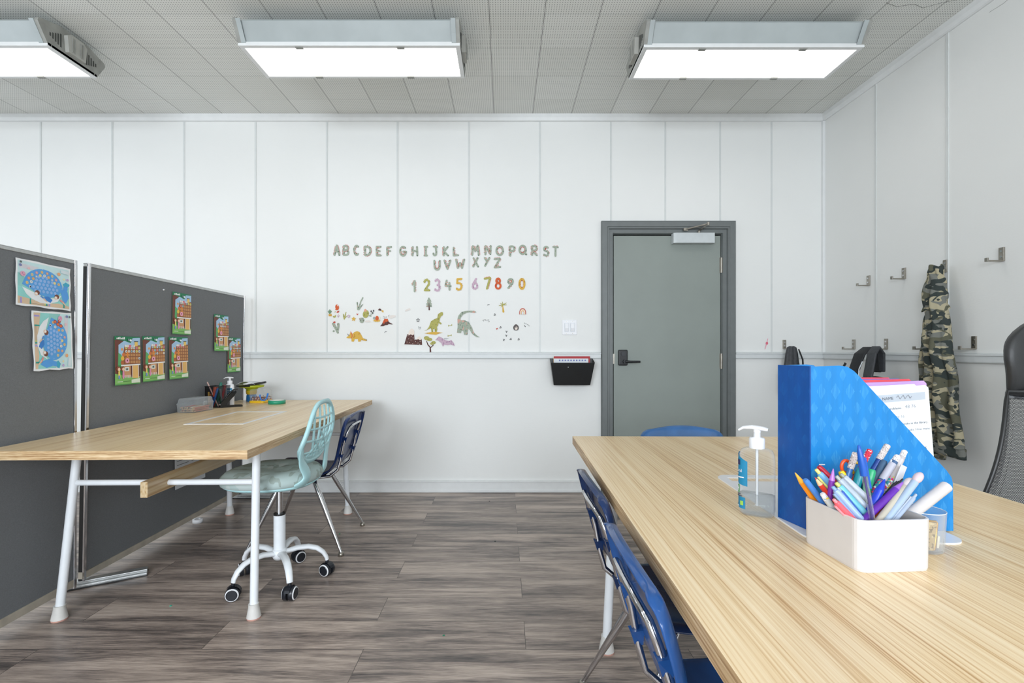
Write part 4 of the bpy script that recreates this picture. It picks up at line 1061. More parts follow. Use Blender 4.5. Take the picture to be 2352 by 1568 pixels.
def _(a):
    a.poly(p3((985, 918), (1010, 912), (1030, 885), (1050, 830), (1085, 808), (1110, 800), (1118, 760), (1150, 740), (1166, 745), (1165, 770), (1145, 785), (1135, 810), (1132, 835), (1150, 845), (1152, 858), (1138, 860), (1125, 845), (1118, 870), (1108, 885), (1112, 905), (1105, 935), (1088, 935), (1085, 905), (1070, 905), (1072, 935), (1055, 935), (1050, 895), (1030, 905), (1005, 918)), OLIVE)
    a.poly(p3((985, 945), (1040, 935), (1090, 932), (1165, 940), (1120, 950), (1100, 960), (1040, 955)), MUST)
sticker('dinosaur_sticker', 'olive upright dinosaur sticker standing on a yellow patch', _)
def _(a):
    a.poly(p3((1488, 742), (1470, 750), (1430, 745), (1395, 748), (1360, 765), (1335, 800), (1335, 820), (1380, 820), (1420, 845), (1445, 890), (1462, 935), (1490, 965), (1522, 985), (1490, 982), (1450, 955), (1425, 915), (1412, 905), (1400, 962), (1368, 960), (1362, 925), (1345, 920), (1340, 945), (1300, 940), (1308, 880), (1305, 810), (1315, 775), (1345, 740), (1385, 730), (1440, 728), (1475, 730)), SAGE)
    a.stroke([D3(1370 + 12 * i, 826 + 3 * i) for i in range(5)], 3 * U3, DGRN)
sticker('dinosaur_sticker', 'grey-green long-necked dinosaur sticker', _)
def _(a):
    a.poly(p8((595, 1130), (630, 1090), (660, 1080), (690, 1010), (720, 990), (745, 1060), (755, 1020), (800, 985), (860, 965), (920, 985), (965, 1060), (1000, 1130), (1060, 1165), (1110, 1180), (1080, 1210), (1020, 1195), (960, 1180), (950, 1220), (890, 1225), (880, 1160), (800, 1160), (785, 1220), (725, 1220), (720, 1140), (650, 1140)), MUST)
    a.stroke([D8(*q) for q in ((705, 985), (735, 1040), (740, 1090), (720, 1135))], 22 * U8, C(206, 100, 40)); a.stroke([D8(*q) for q in ((622, 1030), (660, 1075))], 16 * U8, BLK, taper=[.4, 1])
    a.dots([D8(1050, 1160), D8(1078, 1165), D8(1100, 1180)], 9 * U8, BLK, 6)
sticker('dinosaur_sticker', 'yellow three-horned dinosaur sticker with orange collar', _)
def _(a):
    a.poly(p3((1092, 1010), (1125, 975), (1150, 985), (1185, 1010), (1225, 1020), (1245, 1008), (1270, 1040), (1280, 1068), (1240, 1055), (1210, 1060), (1180, 1055), (1165, 1075), (1150, 1040), (1120, 1015)), LILAC)
    a.poly(p3((1168, 1005), (1180, 990), (1225, 992), (1200, 1004)), C(186, 188, 190))
sticker('flying_reptile_sticker', 'lilac flying reptile sticker with spread wings', _)
def _(a):
    a.poly(p3((793, 1052), (822, 955), (888, 955), (892, 1010), (905, 1005), (960, 1002), (965, 1058)), BRWN)
    a.poly(p3((828, 955), (845, 915), (868, 900), (888, 920), (890, 955), (872, 965), (855, 955), (840, 965)), CREAM); a.poly(p3((908, 1008), (925, 980), (942, 975), (960, 1003), (945, 1012), (930, 1002)), CREAM)
    a.dots([D3(*q) for q in ((830, 970), (860, 975), (878, 990), (835, 1000), (858, 1010), (820, 1030), (845, 1035), (875, 1045), (900, 1025), (925, 1040), (945, 1025), (940, 1050))], 3.2 * U3, CREAM, 6)
sticker('mountain_sticker', 'brown dotted twin mountain sticker with pale snow caps', _)
def _(a):
    a.poly(p8((1425, 845), (1470, 790), (1500, 720), (1530, 665), (1610, 665), (1640, 740), (1690, 770), (1742, 795), (1700, 800), (1640, 790), (1600, 815), (1560, 815), (1510, 840)), BRWN)
    a.poly(p8((1490, 745), (1530, 662), (1610, 662), (1635, 735), (1600, 720), (1585, 745), (1560, 735), (1540, 790), (1525, 760), (1500, 790)), RUST)
    for q in (((1500, 590), (1530, 620)), ((1575, 600), (1568, 640)), ((1650, 568), (1620, 600)), ((1490, 648), (1540, 648))): a.stroke([D8(*z) for z in q], 9 * U8, BLK, taper=[.6, 1])
sticker('volcano_sticker', 'erupting volcano sticker, brown with orange crater', _)
def _(a):
    a.poly(p3((1030, 598), (1008, 640), (1018, 640), (1004, 668), (1012, 668), (1003, 692), (1060, 692), (1052, 668), (1060, 668), (1045, 640), (1055, 640)), SAGE)
    a.stroke(p3((1031, 655), (1033, 718)), 11 * U3, BRWN, taper=[.5, 1.2])
sticker('pine_tree_sticker', 'grey-green pine tree sticker above the dinosaurs', _)
def _(a):
    a.stroke(p3((1045, 1125), (1042, 1080), (1020, 1055), (1008, 1022)), 11 * U3, BRWN, taper=[1.4, 1, .9, .6]); a.stroke(p3((1045, 1085), (1062, 1070), (1072, 1058)), 8 * U3, BRWN)
    for c, rx, ry in (((1008, 992), 26, 20), ((1035, 1005), 28, 16), ((1075, 1035), 22, 15), ((1060, 1045), 18, 12)): a.ell(D3(*c), rx * U3, ry * U3, OLIVE, 14)
sticker('bonsai_tree_sticker', 'green tree sticker with a dark crooked trunk', _)
def _(a):
    a.stroke(p3((1742, 685), (1748, 738)), 12 * U3, MUST, taper=[.7, 1.6])
    for q in ((1705, 680), (1718, 655), (1738, 642), (1778, 652), (1780, 672), (1725, 695)): a.stroke(p3((1745, 672), q), 10 * U3, OLIVE, taper=[1, .4])
sticker('palm_tree_sticker', 'small palm tree sticker right of the long neck', _)
def _(a):
    for r, c in ((30, C(188, 92, 76)), (22, C(236, 222, 200)), (15, C(214, 168, 120)), (8, PAPER)):
        a.poly([D3(1934 + r * math.cos(R(g)) * 1.1, 745 - r * 1.4 * math.sin(R(g))) for g in range(0, 181, 15)] + p3((1934 - r * 1.1, 764), (1934 + r * 1.1, 764)), c)
sticker('rainbow_sticker', 'rust and cream rainbow sticker', _)
def _(a): a.poly([D3(1870 + 27 * math.cos(R(g)), 891 + (30 + 3 * math.sin(R(3 * g))) * math.sin(R(g))) for g in range(0, 360, 20)], C(70, 58, 56)); a.poly(p3((1856, 880), (1864, 900), (1870, 872), (1878, 900), (1886, 882), (1882, 912), (1860, 912)), CREAM)
sticker('footprint_sticker', 'dark round footprint sticker with cream claws', _)
def _(a):
    a.stroke(p8((900, 430), (925, 330), (950, 240), (1000, 145)), 34 * U8, SAGE, taper=[1.3, 1, .8, .9]); a.stroke(p8((880, 430), (870, 340), (862, 262)), 32 * U8, SAGE, taper=[1.2, .8, 1]); a.stroke(p8((905, 430), (950, 370), (1000, 305)), 26 * U8, SAGE, taper=[1.3, .9, .7])
sticker('seaweed_sticker', 'tall grey-green three-armed plant sticker', _)
def _(a):
    a.stroke(p8((385, 1000), (345, 900), (275, 785)), 58 * U8, SAGE, taper=[.9, 1.2, 1.1]); a.stroke(p8((385, 960), (400, 860), (398, 790)), 50 * U8, SAGE, taper=[.8, 1, 1.2]); a.ell(D8(285, 965), 26 * U8, 24 * U8, SAGE, 12); a.poly(p8((262, 735), (285, 740), (318, 715), (332, 760), (290, 772)), REDS)
sticker('cactus_sticker', 'forked green cactus sticker with a red flower', _)
def _(a):
    a.ell(D8(1075, 545), 74 * U8, 98 * U8, OLIVE, 20, -15); a.poly(p8((1030, 440), (1065, 420), (1095, 445), (1085, 490), (1040, 485)), C(222, 158, 130))
sticker('cactus_sticker', 'round yellow-green cactus sticker with a pink flower', _)
def _(a):
    for q in (-45, -22, 0, 22, 42): a.stroke([D8(190, 530), D8(190 + q, 435 + abs(q))], 22 * U8, C(104, 136, 104), taper=[1.4, .7])
    a.poly(p8((160, 545), (238, 545), (238, 600), (165, 600)), MUST); a.stroke(p8((165, 575), (235, 572)), 7 * U8, REDS)
sticker('potted_plant_sticker', 'spiky green plant sticker in a mustard pot', _)
def _(a): a.ell(D8(370, 380), 46 * U8, 70 * U8, RUST, 18, 8); a.poly(p8((320, 430), (345, 415), (372, 450), (330, 445)), RUST); a.ell(D8(378, 340), 12 * U8, 14 * U8, CREAM, 8)
sticker('mushroom_sticker', 'tall rust red mushroom sticker at the far left', _)
def _(a): a.poly(p8((345, 500), (380, 475), (425, 460), (415, 500), (385, 522)), REDS); a.stroke(p8((315, 500), (325, 480)), 14 * U8, OLIVE)
sticker('leaf_sticker', 'small red leaf sticker below the red mushroom', _)
def _(a): a.poly(p8((255, 590), (300, 595), (340, 562), (340, 620), (300, 638), (275, 622)), OLIVE)
sticker('leaf_sticker', 'small olive leaf sticker beside the mustard pot', _)
def _(a): a.stroke(p8((400, 630), (400, 545)), 10 * U8, LILAC); a.stroke(p8((400, 628), (368, 580)), 10 * U8, LILAC); a.stroke(p8((400, 628), (430, 575)), 10 * U8, LILAC)
sticker('sprout_sticker', 'small lilac sprout sticker', _)
def _(a): a.stroke(p8((545, 665), (525, 550)), 34 * U8, OLIVE, taper=[.9, .7]); a.stroke(p8((545, 660), (590, 500)), 34 * U8, OLIVE, taper=[1, .5]); a.stroke(p8((555, 640), (608, 598)), 24 * U8, OLIVE, taper=[.9, .5])
sticker('sprout_sticker', 'olive green leafy sprout sticker', _)
def starp(c, r, D, n=5, k=.45, rot=0): return [D(c[0] + (r if i % 2 == 0 else r * k) * math.sin(PI * i / n + rot), c[1] - (r if i % 2 == 0 else r * k) * math.cos(PI * i / n + rot)) for i in range(2 * n)]
def _(a): a.poly(starp((655, 600), 48, D8, 6, .55), LILAC); a.ell(D8(655, 600), 16 * U8, 16 * U8, PAPER, 8)
sticker('flower_sticker', 'pale lilac flower outline sticker', _)
def _(a): a.poly(starp((776, 668), 62, D8, 5, .5, .1), MUST)
sticker('star_sticker', 'mustard yellow star sticker', _)
def _(a): a.poly(p8((840, 540), (852, 530), (866, 545), (884, 530), (890, 545), (866, 578)), REDS)
sticker('heart_sticker', 'tiny red heart sticker left of the cactuses', _)
def _(a):
    a.ell(D8(975, 720), 52 * U8, 46 * U8, SAGE, 14)
    for q in ((925, 665), (960, 655), (1000, 655), (1025, 695)): a.ell(D8(*q), 18 * U8, 24 * U8, SAGE, 10, lay=1)
sticker('shell_sticker', 'grey-green shell shaped bush sticker', _)
for lab, pts in (('long pale cloud sticker under the round cactus', p8((1040, 738), (1080, 705), (1160, 700), (1195, 735), (1180, 748), (1060, 748))),
                 ('pale cloud sticker beside the volcano smoke', p8((1620, 640), (1640, 590), (1720, 570), (1800, 575), (1805, 610), (1740, 640), (1680, 655))),
                 ('pale cloud sticker left of the pine tree', p8((2030, 465), (2070, 430), (2150, 398), (2175, 435), (2110, 460), (2045, 482)))):
    sticker('cloud_sticker', lab, lambda a, pts=pts: a.poly(pts, LBEI))
def _(a):
    a.ell(D8(1180, 590), 36 * U8, 20 * U8, SAGE, 12, -15)
    for q in ((1205, 480), (1265, 465), (1242, 518)): a.ell(D8(*q), 17 * U8, 26 * U8, BLK, 10, lay=3)
    a.k = 5
    for q in ((1205, 505), (1255, 485), (1238, 535)): a.stroke([D8(1185, 590), D8(*q)], 6 * U8, SAGE)
sticker('berry_sticker', 'black berries on grey leaves sticker', _)
def _(a): a.poly(p8((1370, 450), (1390, 420), (1420, 408), (1452, 430), (1458, 470), (1420, 462)), BRWN); a.poly(p8((1455, 470), (1475, 450), (1505, 455), (1512, 500), (1490, 508)), MUST)
sticker('mushroom_sticker', 'dark brown capped mushroom sticker lying tilted', _)
def _(a):
    a.poly([D8(1345 + (105 if i % 2 == 0 else 72) * math.cos(PI * i / 10), 705 + (42 if i % 2 == 0 else 24) * math.sin(PI * i / 10)) for i in range(20)], MUST); a.ell(D8(1278, 645), 30 * U8, 34 * U8, C(150, 166, 160), 12); a.ell(D8(1350, 648), 42 * U8, 60 * U8, RUST, 16); a.ell(D8(1415, 640), 24 * U8, 36 * U8, C(224, 218, 196), 12)
sticker('nest_sticker', 'orange egg in a yellow nest sticker', _)
def _(a): a.stroke(p8((1530, 998), (1555, 980), (1592, 978)), 14 * U8, C(74, 74, 80), taper=[.6, 1, .5])
sticker('bird_sticker', 'small dark bird sticker under the volcano', _)
def _(a): a.stroke(p3((1592, 675), (1603, 670), (1615, 668)), 6 * U3, BLK, taper=[.5, 1, .5])
sticker('bird_sticker', 'small dark bird sticker left of the palm', _)
def ring_star(a): 
    pts = starp((925, 820), 18, D3, 5, .45); a.stroke(pts + [pts[0]], 4 * U3, BLK)
sticker('star_sticker', 'small black outlined star sticker', ring_star)
def _(a):
    for c, r in (((932, 885), 4), ((948, 888), 4), ((940, 900), 7)): a.stroke([D3(c[0] + r * math.cos(q), c[1] + r * math.sin(q)) for q in [k * PI / 4 for k in range(9)]], 2.5 * U3, C(120, 124, 128), seg=6)
sticker('paw_sticker', 'tiny grey paw outline sticker above the mountain', _)
for (x, y, lb) in ((1235, 870, 'small bone sticker beside the olive dinosaur'), (1230, 968, 'small bone sticker above the lilac wings')):
    def _(a, x=x, y=y):
        a.stroke(p3((x - 14, y + 3), (x + 14, y - 3)), 5 * U3, OLIVE)
        for sx in (-1, 1): a.ell(D3(x + sx * 16, y - 5 - sx * 3), 4 * U3, 4 * U3, OLIVE, 8, lay=1); a.ell(D3(x + sx * 16, y + 4 - sx * 3), 4 * U3, 4 * U3, OLIVE, 8, lay=1)
    sticker('bone_sticker', lb, _)
for i, (x, y, lb) in enumerate(((1664, 765, 'highest'), (1720, 888, 'second highest'), (1818, 1000, 'lower left'), (1895, 1002, 'lower right'))):
    def _(a, x=x, y=y): q = p3((x - 8, y + 8), (x + 8, y + 6), (x + 2, y - 10)); a.stroke(q + [q[0]], 4 * U3, BLK, seg=6)
    sticker('triangle_sticker', 'small black triangle outline sticker, %s of the four' % lb, _)
def _(a): a.poly(p3((1678, 895), (1686, 898), (1696, 892), (1694, 903), (1680, 912)), REDS)
sticker('heart_sticker', 'tiny red heart sticker left of a black triangle', _)
def _(a):
    for x, y in ((1558, 828), (1566, 820), (1578, 822), (1590, 824), (1602, 822), (1606, 836)): a.stroke(p3((x, y), (x + (x - 1582) * .3, y - 8)), 4 * U3, BLK, seg=6)
sticker('dash_sticker', 'fan of short black dashes sticker beside the long neck', _)
def _(a):
    for x, y in ((1948, 845), (1962, 853), (1978, 860), (1990, 872)): a.stroke(p3((x, y), (x + 9, y + 4)), 3.5 * U3, BLK, seg=6)
    a.stroke(p3((1952, 872), (1960, 882)), 6 * U3, BLK)
sticker('dash_sticker', 'row of black dashes sticker below the rainbow', _)
for (x, y, lb) in ((1778, 930, 'uppermost'), (1776, 968, 'middle'), (1752, 1010, 'lowest')):
    def _(a, x=x, y=y): a.stroke(p3((x - 6, y - 8), (x, y + 8)), 5 * U3, BLK, seg=6); a.stroke(p3((x + 7, y - 6), (x, y + 8)), 5 * U3, BLK, seg=6)
    sticker('track_sticker', 'tiny black claw track sticker, %s of three' % lb, _)
def _(a):
    a.stroke([((1763 - 1159) / 290.6, 1.125 - (778 - 803) / 290.6), ((1760 - 1159) / 290.6, 1.125 - (790 - 803) / 290.6), ((1757 - 1159) / 290.6, 1.125 - (801 - 803) / 290.6)], .006, C(232, 168, 184)); a.ell(((1761 - 1159) / 290.6, 1.125 - (788 - 803) / 290.6), .010, .012, C(222, 110, 130), 10)
sticker('ribbon_sticker', 'small pink ribbon stuck above the rail beside the door', _, 'wall odds')

# light switch --------------------------------------------------------------
sw = thing('light_switch', 'white double rocker light switch beside the door', 'light switch', ((1308 - 1159) / 290.6, WY, 1.302))
MB().box((-.058, -.007, -.058), (.058, 0, .058), WPLA).build('cover_plate', sw, bevel=.002)
for x in (-.023, .023):
    MB().box((x - .017, -.009, -.034), (x + .017, -.006, .034), C(205, 210, 216)).build('switch_bezel', sw)
    MB().prism([(-.0145, -.007), (-.015, .031), (-.009, .031), (-.009, -.031), (-.0105, -.031)], x - .014, x + .014, WPLA, 'x').build('rocker', sw)
    for z in (-.048, .048): MB().cyl((x, -.0085, z), (x, -.006, z), .003, NICKEL, 8).build('screw', sw)
# wall file pocket -----------------------------------------------------------
wp = thing('wall_file_pocket', 'black plastic wall file pocket beside the door frame', 'file holder', ((1310.5 - 1159) / 290.6, WY - .03, .852))
hb, ht_ = .140, .168
def pk(u0, y, z): return (u0, y, z)
MB().add([(-hb, -.055, 0), (hb, -.055, 0), (ht_, -.10, .175), (-ht_, -.10, .175), (-hb, -.052, .002), (hb, -.052, .002), (ht_, -.097, .175), (-ht_, -.097, .175)], [(0, 1, 2, 3), (5, 4, 7, 6), (3, 2, 6, 7), (0, 3, 7, 4), (2, 1, 5, 6)], BLACKP).add(
    [(-hb, -.055, 0), (hb, -.055, 0), (hb, -.002, 0), (-hb, -.002, 0)], [(0, 3, 2, 1)], BLACKP).add(
    [(-hb, -.002, 0), (hb, -.002, 0), (ht_, -.002, .205), (-ht_, -.002, .205), (-hb, .0, 0), (hb, .0, 0), (ht_, .0, .205), (-ht_, .0, .205)], [(0, 1, 2, 3), (4, 7, 6, 5), (3, 2, 6, 7), (0, 3, 7, 4), (1, 5, 6, 2)], BLACKP).add(
    [(-hb, -.055, 0), (-ht_, -.10, .175), (-ht_, -.002, .205), (-hb, -.002, 0), (hb, -.055, 0), (ht_, -.10, .175), (ht_, -.002, .205), (hb, -.002, 0)], [(0, 1, 2, 3), (4, 7, 6, 5)], BLACKP).build('pocket', wp, bevel=.003)
MB().cyl((-.035, -.0925, .14), (-.035, -.098, .14), .003, WPLA, 8).build('rivet', wp)
wx, wy, wz = wp.location
tag(MB().box((wx - .138, wy - .030, wz + .075), (wx + .143, wy - .024, wz + .222), C(168, 34, 40)).build('folder', center=True), 'red folder sticking out of the black wall pocket', 'folder')
mb = MB().box((wx - .139, wy - .042, wz + .075), (wx + .128, wy - .036, wz + .205), PAPER)
for k in range(10): mb.box((wx - .10 + .022 * k, wy - .0425, wz + .186), (wx - .088 + .022 * k, wy - .042, wz + .196), C(110, 120, 180))
tag(mb.build('paper_sheets', center=True), 'white papers in front of the red folder in the wall pocket', 'paper')
tag(MB().box((wx - .141, wy - .022, wz + .075), (wx + .145, wy - .018, wz + .216), C(236, 214, 176)).build('folder', center=True), 'cream folder at the back of the black wall pocket', 'folder')

# hooks -----------------------------------------------------------------------
def make_hook(label, loc, rotz):
    t = thing('coat_hook', label, 'coat hook', loc, rotz, 'steel coat hooks on the walls')   # local: wall plane y=0, sticks out to -y
    MB().box((-.013, -.008, -.035), (.013, 0, .035), NICKEL).build('hook_plate', t, bevel=.001)
    MB().box((-.009, -.084, -.037), (.009, -.004, -.030), NICKEL).box((-.009, -.084, -.032), (.009, -.078, -.018), NICKEL).build('hook_arm', t, bevel=.001)
    for z in (-.012, .016):
        MB().cyl((0, -.008, z), (0, -.0098, z), .0055, CHROME, 10).build('screw', t)
    return t
hk = [(3.366, 1.603, 'upper coat hook nearest the room corner, empty'), (3.067, 1.606, 'upper coat hook second from the corner, empty'), (2.778, 1.603, 'upper coat hook holding the camouflage trousers'), (2.463, 1.608, 'upper coat hook right of the camouflage trousers'),
      (3.508, 1.164, 'lower coat hook nearest the corner, empty'), (3.21, 1.163, 'lower coat hook holding the black backpack'), (2.90, 1.163, 'lower coat hook half hidden behind the camouflage trousers'), (2.608, 1.163, 'lower coat hook right of the camouflage trousers')]
h0 = None
for y, z, lb in hk:
    if h0 is None: h0 = make_hook(lb, (RX, y, z), R(-90)); 
    else:
        c = copy_tree(h0); c.location = (RX, y, z); c['label'] = lb
c = copy_tree(h0); c.location = ((1801 - 1159) / 290.6, WY, 1.168); c.rotation_euler.z = 0; c['label'] = 'coat hook on the back wall above the grey bag'

# camouflage trousers ------------------------------------------------------------
def pants():
    t = thing('camouflage_trousers', 'camouflage trousers hanging folded from an upper hook', 'trousers', (RX - .075, 2.735, 0))
    def leg(cx0, cx1, w0, w1, zt, zb, dx, ph, seed, cuff=True):
        rnd = random.Random(seed)
        def fn(u, v):
            a = 2 * PI * u; z = zt + (zb - zt) * v
            k = v ** .9; w_ = w0 + (w1 - w0) * k; c = cx0 + (cx1 - cx0) * v
            d_ = .030 + .018 * math.sin(v * PI)
            y = c + w_ * math.cos(a); x = dx + d_ * math.sin(a)
            fold = .012 * math.sin(y * 75 + v * 4 + ph) * (.4 + v) + .009 * math.sin(v * 26 + y * 22 + ph) * (1 - v * .5); yy = y - c; fold += .050 * math.exp(-((yy - .045 * v + .004) / .0075) ** 2) * min(1, v * 3) + .022 * math.exp(-((yy + .048 * (.6 + v * .6)) / .006) ** 2) * min(1, v * 2)
            x += fold * (1 if math.sin(a) < 0 else .2)
            y += .005 * math.sin(v * 18 + ph)
            pinch = 1 - .75 * max(0, (.08 - v) / .08) ** 2
            return (x, c + (y - c) * pinch, z)
        return fn
    # front (room-side) leg, second leg behind, waist part
    MB().grid(leg(.01, -.070, .046, .106, 1.56, .60, -.028, 0, 1), 44, 60, CAMO).build('front_leg', t, sub=1)
    MB().grid(leg(.02, .075, .036, .088, 1.575, .585, .006, 2.0, 2), 44, 60, CAMO).build('back_leg', t, sub=1)
    def cuff(c, w_, dx, z0, z1, ph):
        def fn(u, v):
            a = 2 * PI * u; d_ = .034
            return (dx + d_ * math.sin(a) + .004 * math.sin(a * 5 + ph), c + w_ * math.cos(a), z0 + (z1 - z0) * v + .010 * math.cos(a) * 1.2)
        return fn
    MB().grid(cuff(-.070, .110, -.028, .610, .555, 0), 40, 4, CAMO, .004).build('cuff', t)
    MB().grid(cuff(.060, .075, .012, .60, .520, 1), 40, 4, CAMO, .004).build('cuff', t)
    def waist(u, v):
        a = 2 * PI * u; w_ = (.030 + .045 * v ** .8); z = 1.60 - .25 * v
        return (-.012 + (.030 + .01 * v) * math.sin(a) + .005 * math.sin(a * 6 + v * 9), .012 + w_ * math.cos(a) * (1 + .1 * math.sin(v * 20)), z + .008 * math.sin(a * 3))
    MB().grid(waist, 36, 20, CAMO, .003).build('waistband', t, sub=1)
    MB().grid(lambda u, v: (-.050 - .014 * math.sin(v * PI) + .004 * math.sin(u * 9), -.055 + .085 * u + .02 * v, 1.33 - .22 * v - .03 * u), 10, 10, CAMO, .006).build('pocket_flap', t, sub=1)
    return t
pants()

# backpack on right wall ------------------------------------------------------------
bp_ = thing('backpack', 'black padded backpack hanging on a lower hook of the right wall', 'backpack', (RX - .13, 3.14, 0))
MB().rlathe([(.02, .55), (.8, .56), (.98, .60), (1.0, .72), (.97, .84), (.86, .90), (.5, .945), (.02, .955)], .085, .155, BAGK, 4, 12).build('bag_body', bp_)
MB().rlathe([(.02, .57), (.9, .58), (1, .62), (.96, .72), (.02, .735)], .05, .12, BAGM, 4, 8, M=Matrix.Translation((-.07, 0, 0))).build('front_pocket', bp_)
def ribbon(path, ys, ws):
    def fn(u, v):
        f = v * (len(path) - 1); i = min(int(f), len(path) - 2); k = f - i; k = k * k * (3 - 2 * k)
        x, z = (path[i][q] + (path[i + 1][q] - path[i][q]) * k for q in (0, 1)); y = ys[i] + (ys[i + 1] - ys[i]) * k; w_ = ws[i] + (ws[i + 1] - ws[i]) * k
        s = 2 * u - 1; return (x - .006 * (1 - s * s), y + s * w_, z)
    return fn
pth = [(.035, .98), (.022, 1.10), (-.02, 1.145), (-.06, 1.10), (-.095, .96), (-.10, .80)]
MB().grid(ribbon(pth, [.015, .025, .035, .060, .080, .09], [.028, .040, .048, .050, .048, .044]), 8, 30, BAGK, .014).build('shoulder_strap', bp_, sub=1)
MB().grid(ribbon([(a + .004, b + .004) for a, b in pth], [-.015, -.022, -.030, -.042, -.055, -.06], [.024, .034, .038, .040, .040, .040]), 8, 30, BAGM, .014).build('shoulder_strap', bp_, sub=1)
MB().tube([(-.085, .150, 1.035), (-.09, .17, 1.0), (-.095, .12, .985)], [.012, .016, .012], BAGK, 8, flat=(.3, 1), up=(1, 0, 0)).build('loose_webbing', bp_)
MB().tube([(-.095, .02, .92), (-.10, .005, 1.0), (-.085, -.005, 1.05)], .003, PAPER, 6).build('white_cord', bp_)
# grey bag on back wall
gb = thing('drawstring_bag', 'small grey bag hanging on the back wall hook right of the door', 'bag', (2.243, WY - .075, 0))
def gbf(u, v):
    a = 2 * PI * u; w_ = .030 + .045 * min(1, v * 1.6); z = 1.148 - .36 * v
    return (-.018 + w_ * math.cos(a) * (1 + .06 * math.sin(v * 14)), (.022 + .025 * v) * math.sin(a) + .004 * math.sin(a * 7), z + .006 * math.sin(2 * a))
MB().grid(gbf, 32, 20, BAGM, .003).build('bag_body', gb, sub=1)
MB().tube([(.0, .0, .79), (-.02, 0, .787), (-.04, 0, .79)], .045, BAGM, 12, flat=(.3, .9)).build('bag_bottom', gb)
MB().tube([(.03, -.01, 1.13), (.055, -.02, 1.05), (.062, -.02, .93), (.058, -.015, .82)], [.008, .010, .010, .008], BAGK, 8, flat=(.6, 1.2)).build('side_flap', gb)
MB().tube([(-.03, .0, 1.13), (-.025, -.0, 1.142), (-.02, .0, 1.13)], .006, BAGK, 8).build('cord', gb)

# ================================================================== RIGHT DESK OBJECTS
TZ = .7502
# magazine file
mf = thing('magazine_file', 'blue patterned cardboard magazine file on the right desk', 'magazine file', (.629, .998, .7535))
prof = [(0, 0), (0, .337), (.058, .339), (.074, .337), (.088, .328), (.102, .314), (.278, .124), (.288, .110), (.291, .098), (.292, 0)]
sh = lambda x, y, z: (x - .214 * y, y, z)
def filewall(y0, y1, mat):
    n = len(prof); vs = [sh(a, y0, b) for a, b in prof] + [sh(a, y1, b) for a, b in prof]
    return MB().add(vs, [tuple(range(n)), tuple(range(n, 2 * n))[::-1]], mat).add(vs, [(i, n + i, n + (i + 1) % n, (i + 1) % n) for i in range(n)], C(150, 190, 226))
filewall(0, .003, FILE_L).build('side_wall', mf)
filewall(.081, .084, FILE_L).build('side_wall', mf)
def hexa(c, m, name): return MB().add(c, [(0, 3, 2, 1), (4, 5, 6, 7), (0, 1, 5, 4), (1, 2, 6, 5), (2, 3, 7, 6), (3, 0, 4, 7)], m).build(name, mf)
def blk(x0, x1, y0, y1, z0, z1): return [sh(x0, y0, z0), sh(x1, y0, z0), sh(x1, y1, z0), sh(x0, y1, z0), sh(x0, y0, z1), sh(x1, y0, z1), sh(x1, y1, z1), sh(x0, y1, z1)]
hexa(blk(-.003, 0, 0, .084, 0, .338), FILE_D, 'spine')
hexa(blk(.289, .292, .003, .081, 0, .098), FILE_D, 'front_lip')
hexa(blk(0, .289, .003, .081, 0, .003), FILE_L, 'bottom')
ad = MB()
vs, fs = text_verts('\u2014', .02)
ad.box((-.0, 0, 0), (.012, .0006, .0022), PAPER, M=Matrix.Translation((.016, -.0008, .135))); ad.build('torn_mark', mf)
# papers in the file
def sheet(name, label, cat, x0, x1, y, z0, z1, mat, th=.0008, lean=0, text=None, tx=None):
    M = Matrix.Translation((x0, y, z0)) @ Matrix.Rotation(lean, 4, 'Y')
    W_, H_ = x1 - x0, z1 - z0
    mb = MB().prism([(0, 0), (W_, 0), (W_, H_ - .006), (W_ - .006, H_), (0, H_)], 0, th, mat, 'y')
    if text: text(mb, W_, H_)
    o = mb.build(name); o.matrix_basis = M; return tag(o, label, cat)
def wtext(mb, W_, H_):
    mb.box((.004, -.0003, H_ - .030), (W_ - .008, -.0001, H_ - .014), C(172, 180, 190))
    def tx(st, size, x, z, col):
        vs, fs = text_verts(st, size); mb.add([(x + a, -.0006, z + b) for a, b, c in vs], fs, col)
    g1, g2, g3 = C(110, 114, 122), C(72, 76, 84), C(150, 152, 160)
    tx('DATE', .0085, W_ - .155, H_ - .025, g1); tx('NAME', .0085, W_ - .098, H_ - .025, g2); mb.tube([(W_ - .068 + .0035 * k, -.0008, H_ - .021 + .0045 * math.sin(k * 2.1)) for k in range(10)], .0006, g3, 5)
    tx('Solve the problems.', .0072, W_ - .116, H_ - .046, g2); tx('48 76', .010, W_ - .052, H_ - .045, g3)
    tx('G', .0105, W_ - .111, H_ - .065, g2); tx('there are 16', .008, W_ - .095, H_ - .064, g3)
    cc = [(W_ - .107 + .007 * math.cos(q), -.0006, H_ - .061 + .007 * math.sin(q)) for q in [k * PI / 8 for k in range(16)]]
    mb.tube(cc, .0006, g2, 5, closed=True)
    for i, st in enumerate(('There are 148 books in the library.', '52 are picture books. How many', 'are storybooks?', 'X', '3.  16 / pens', 'a container can hold', 'the same number', 'in the same?')):
        tx(st, .0068 if i != 4 else .011, W_ - (.103, .095, .092, .05, .068, .07, .06, .052)[i], H_ - .079 - .0135 * i, g2 if i % 2 == 0 else g1)
sheet('worksheet', 'white maths worksheet standing in the blue file', 'paper', .690, .905, 1.014, .765, 1.036, PAPER, .0015, R(-4.5), wtext)
sheet('worksheet', 'white sheet with a cut corner behind the maths worksheet', 'paper', .672, .880, 1.020, .765, 1.043, C(232, 236, 240), .001, R(-3))
sheet('folder', 'purple folder standing in the blue file', 'folder', .690, .907, 1.034, .762, 1.052, C(186, 150, 214), .004, R(-2))
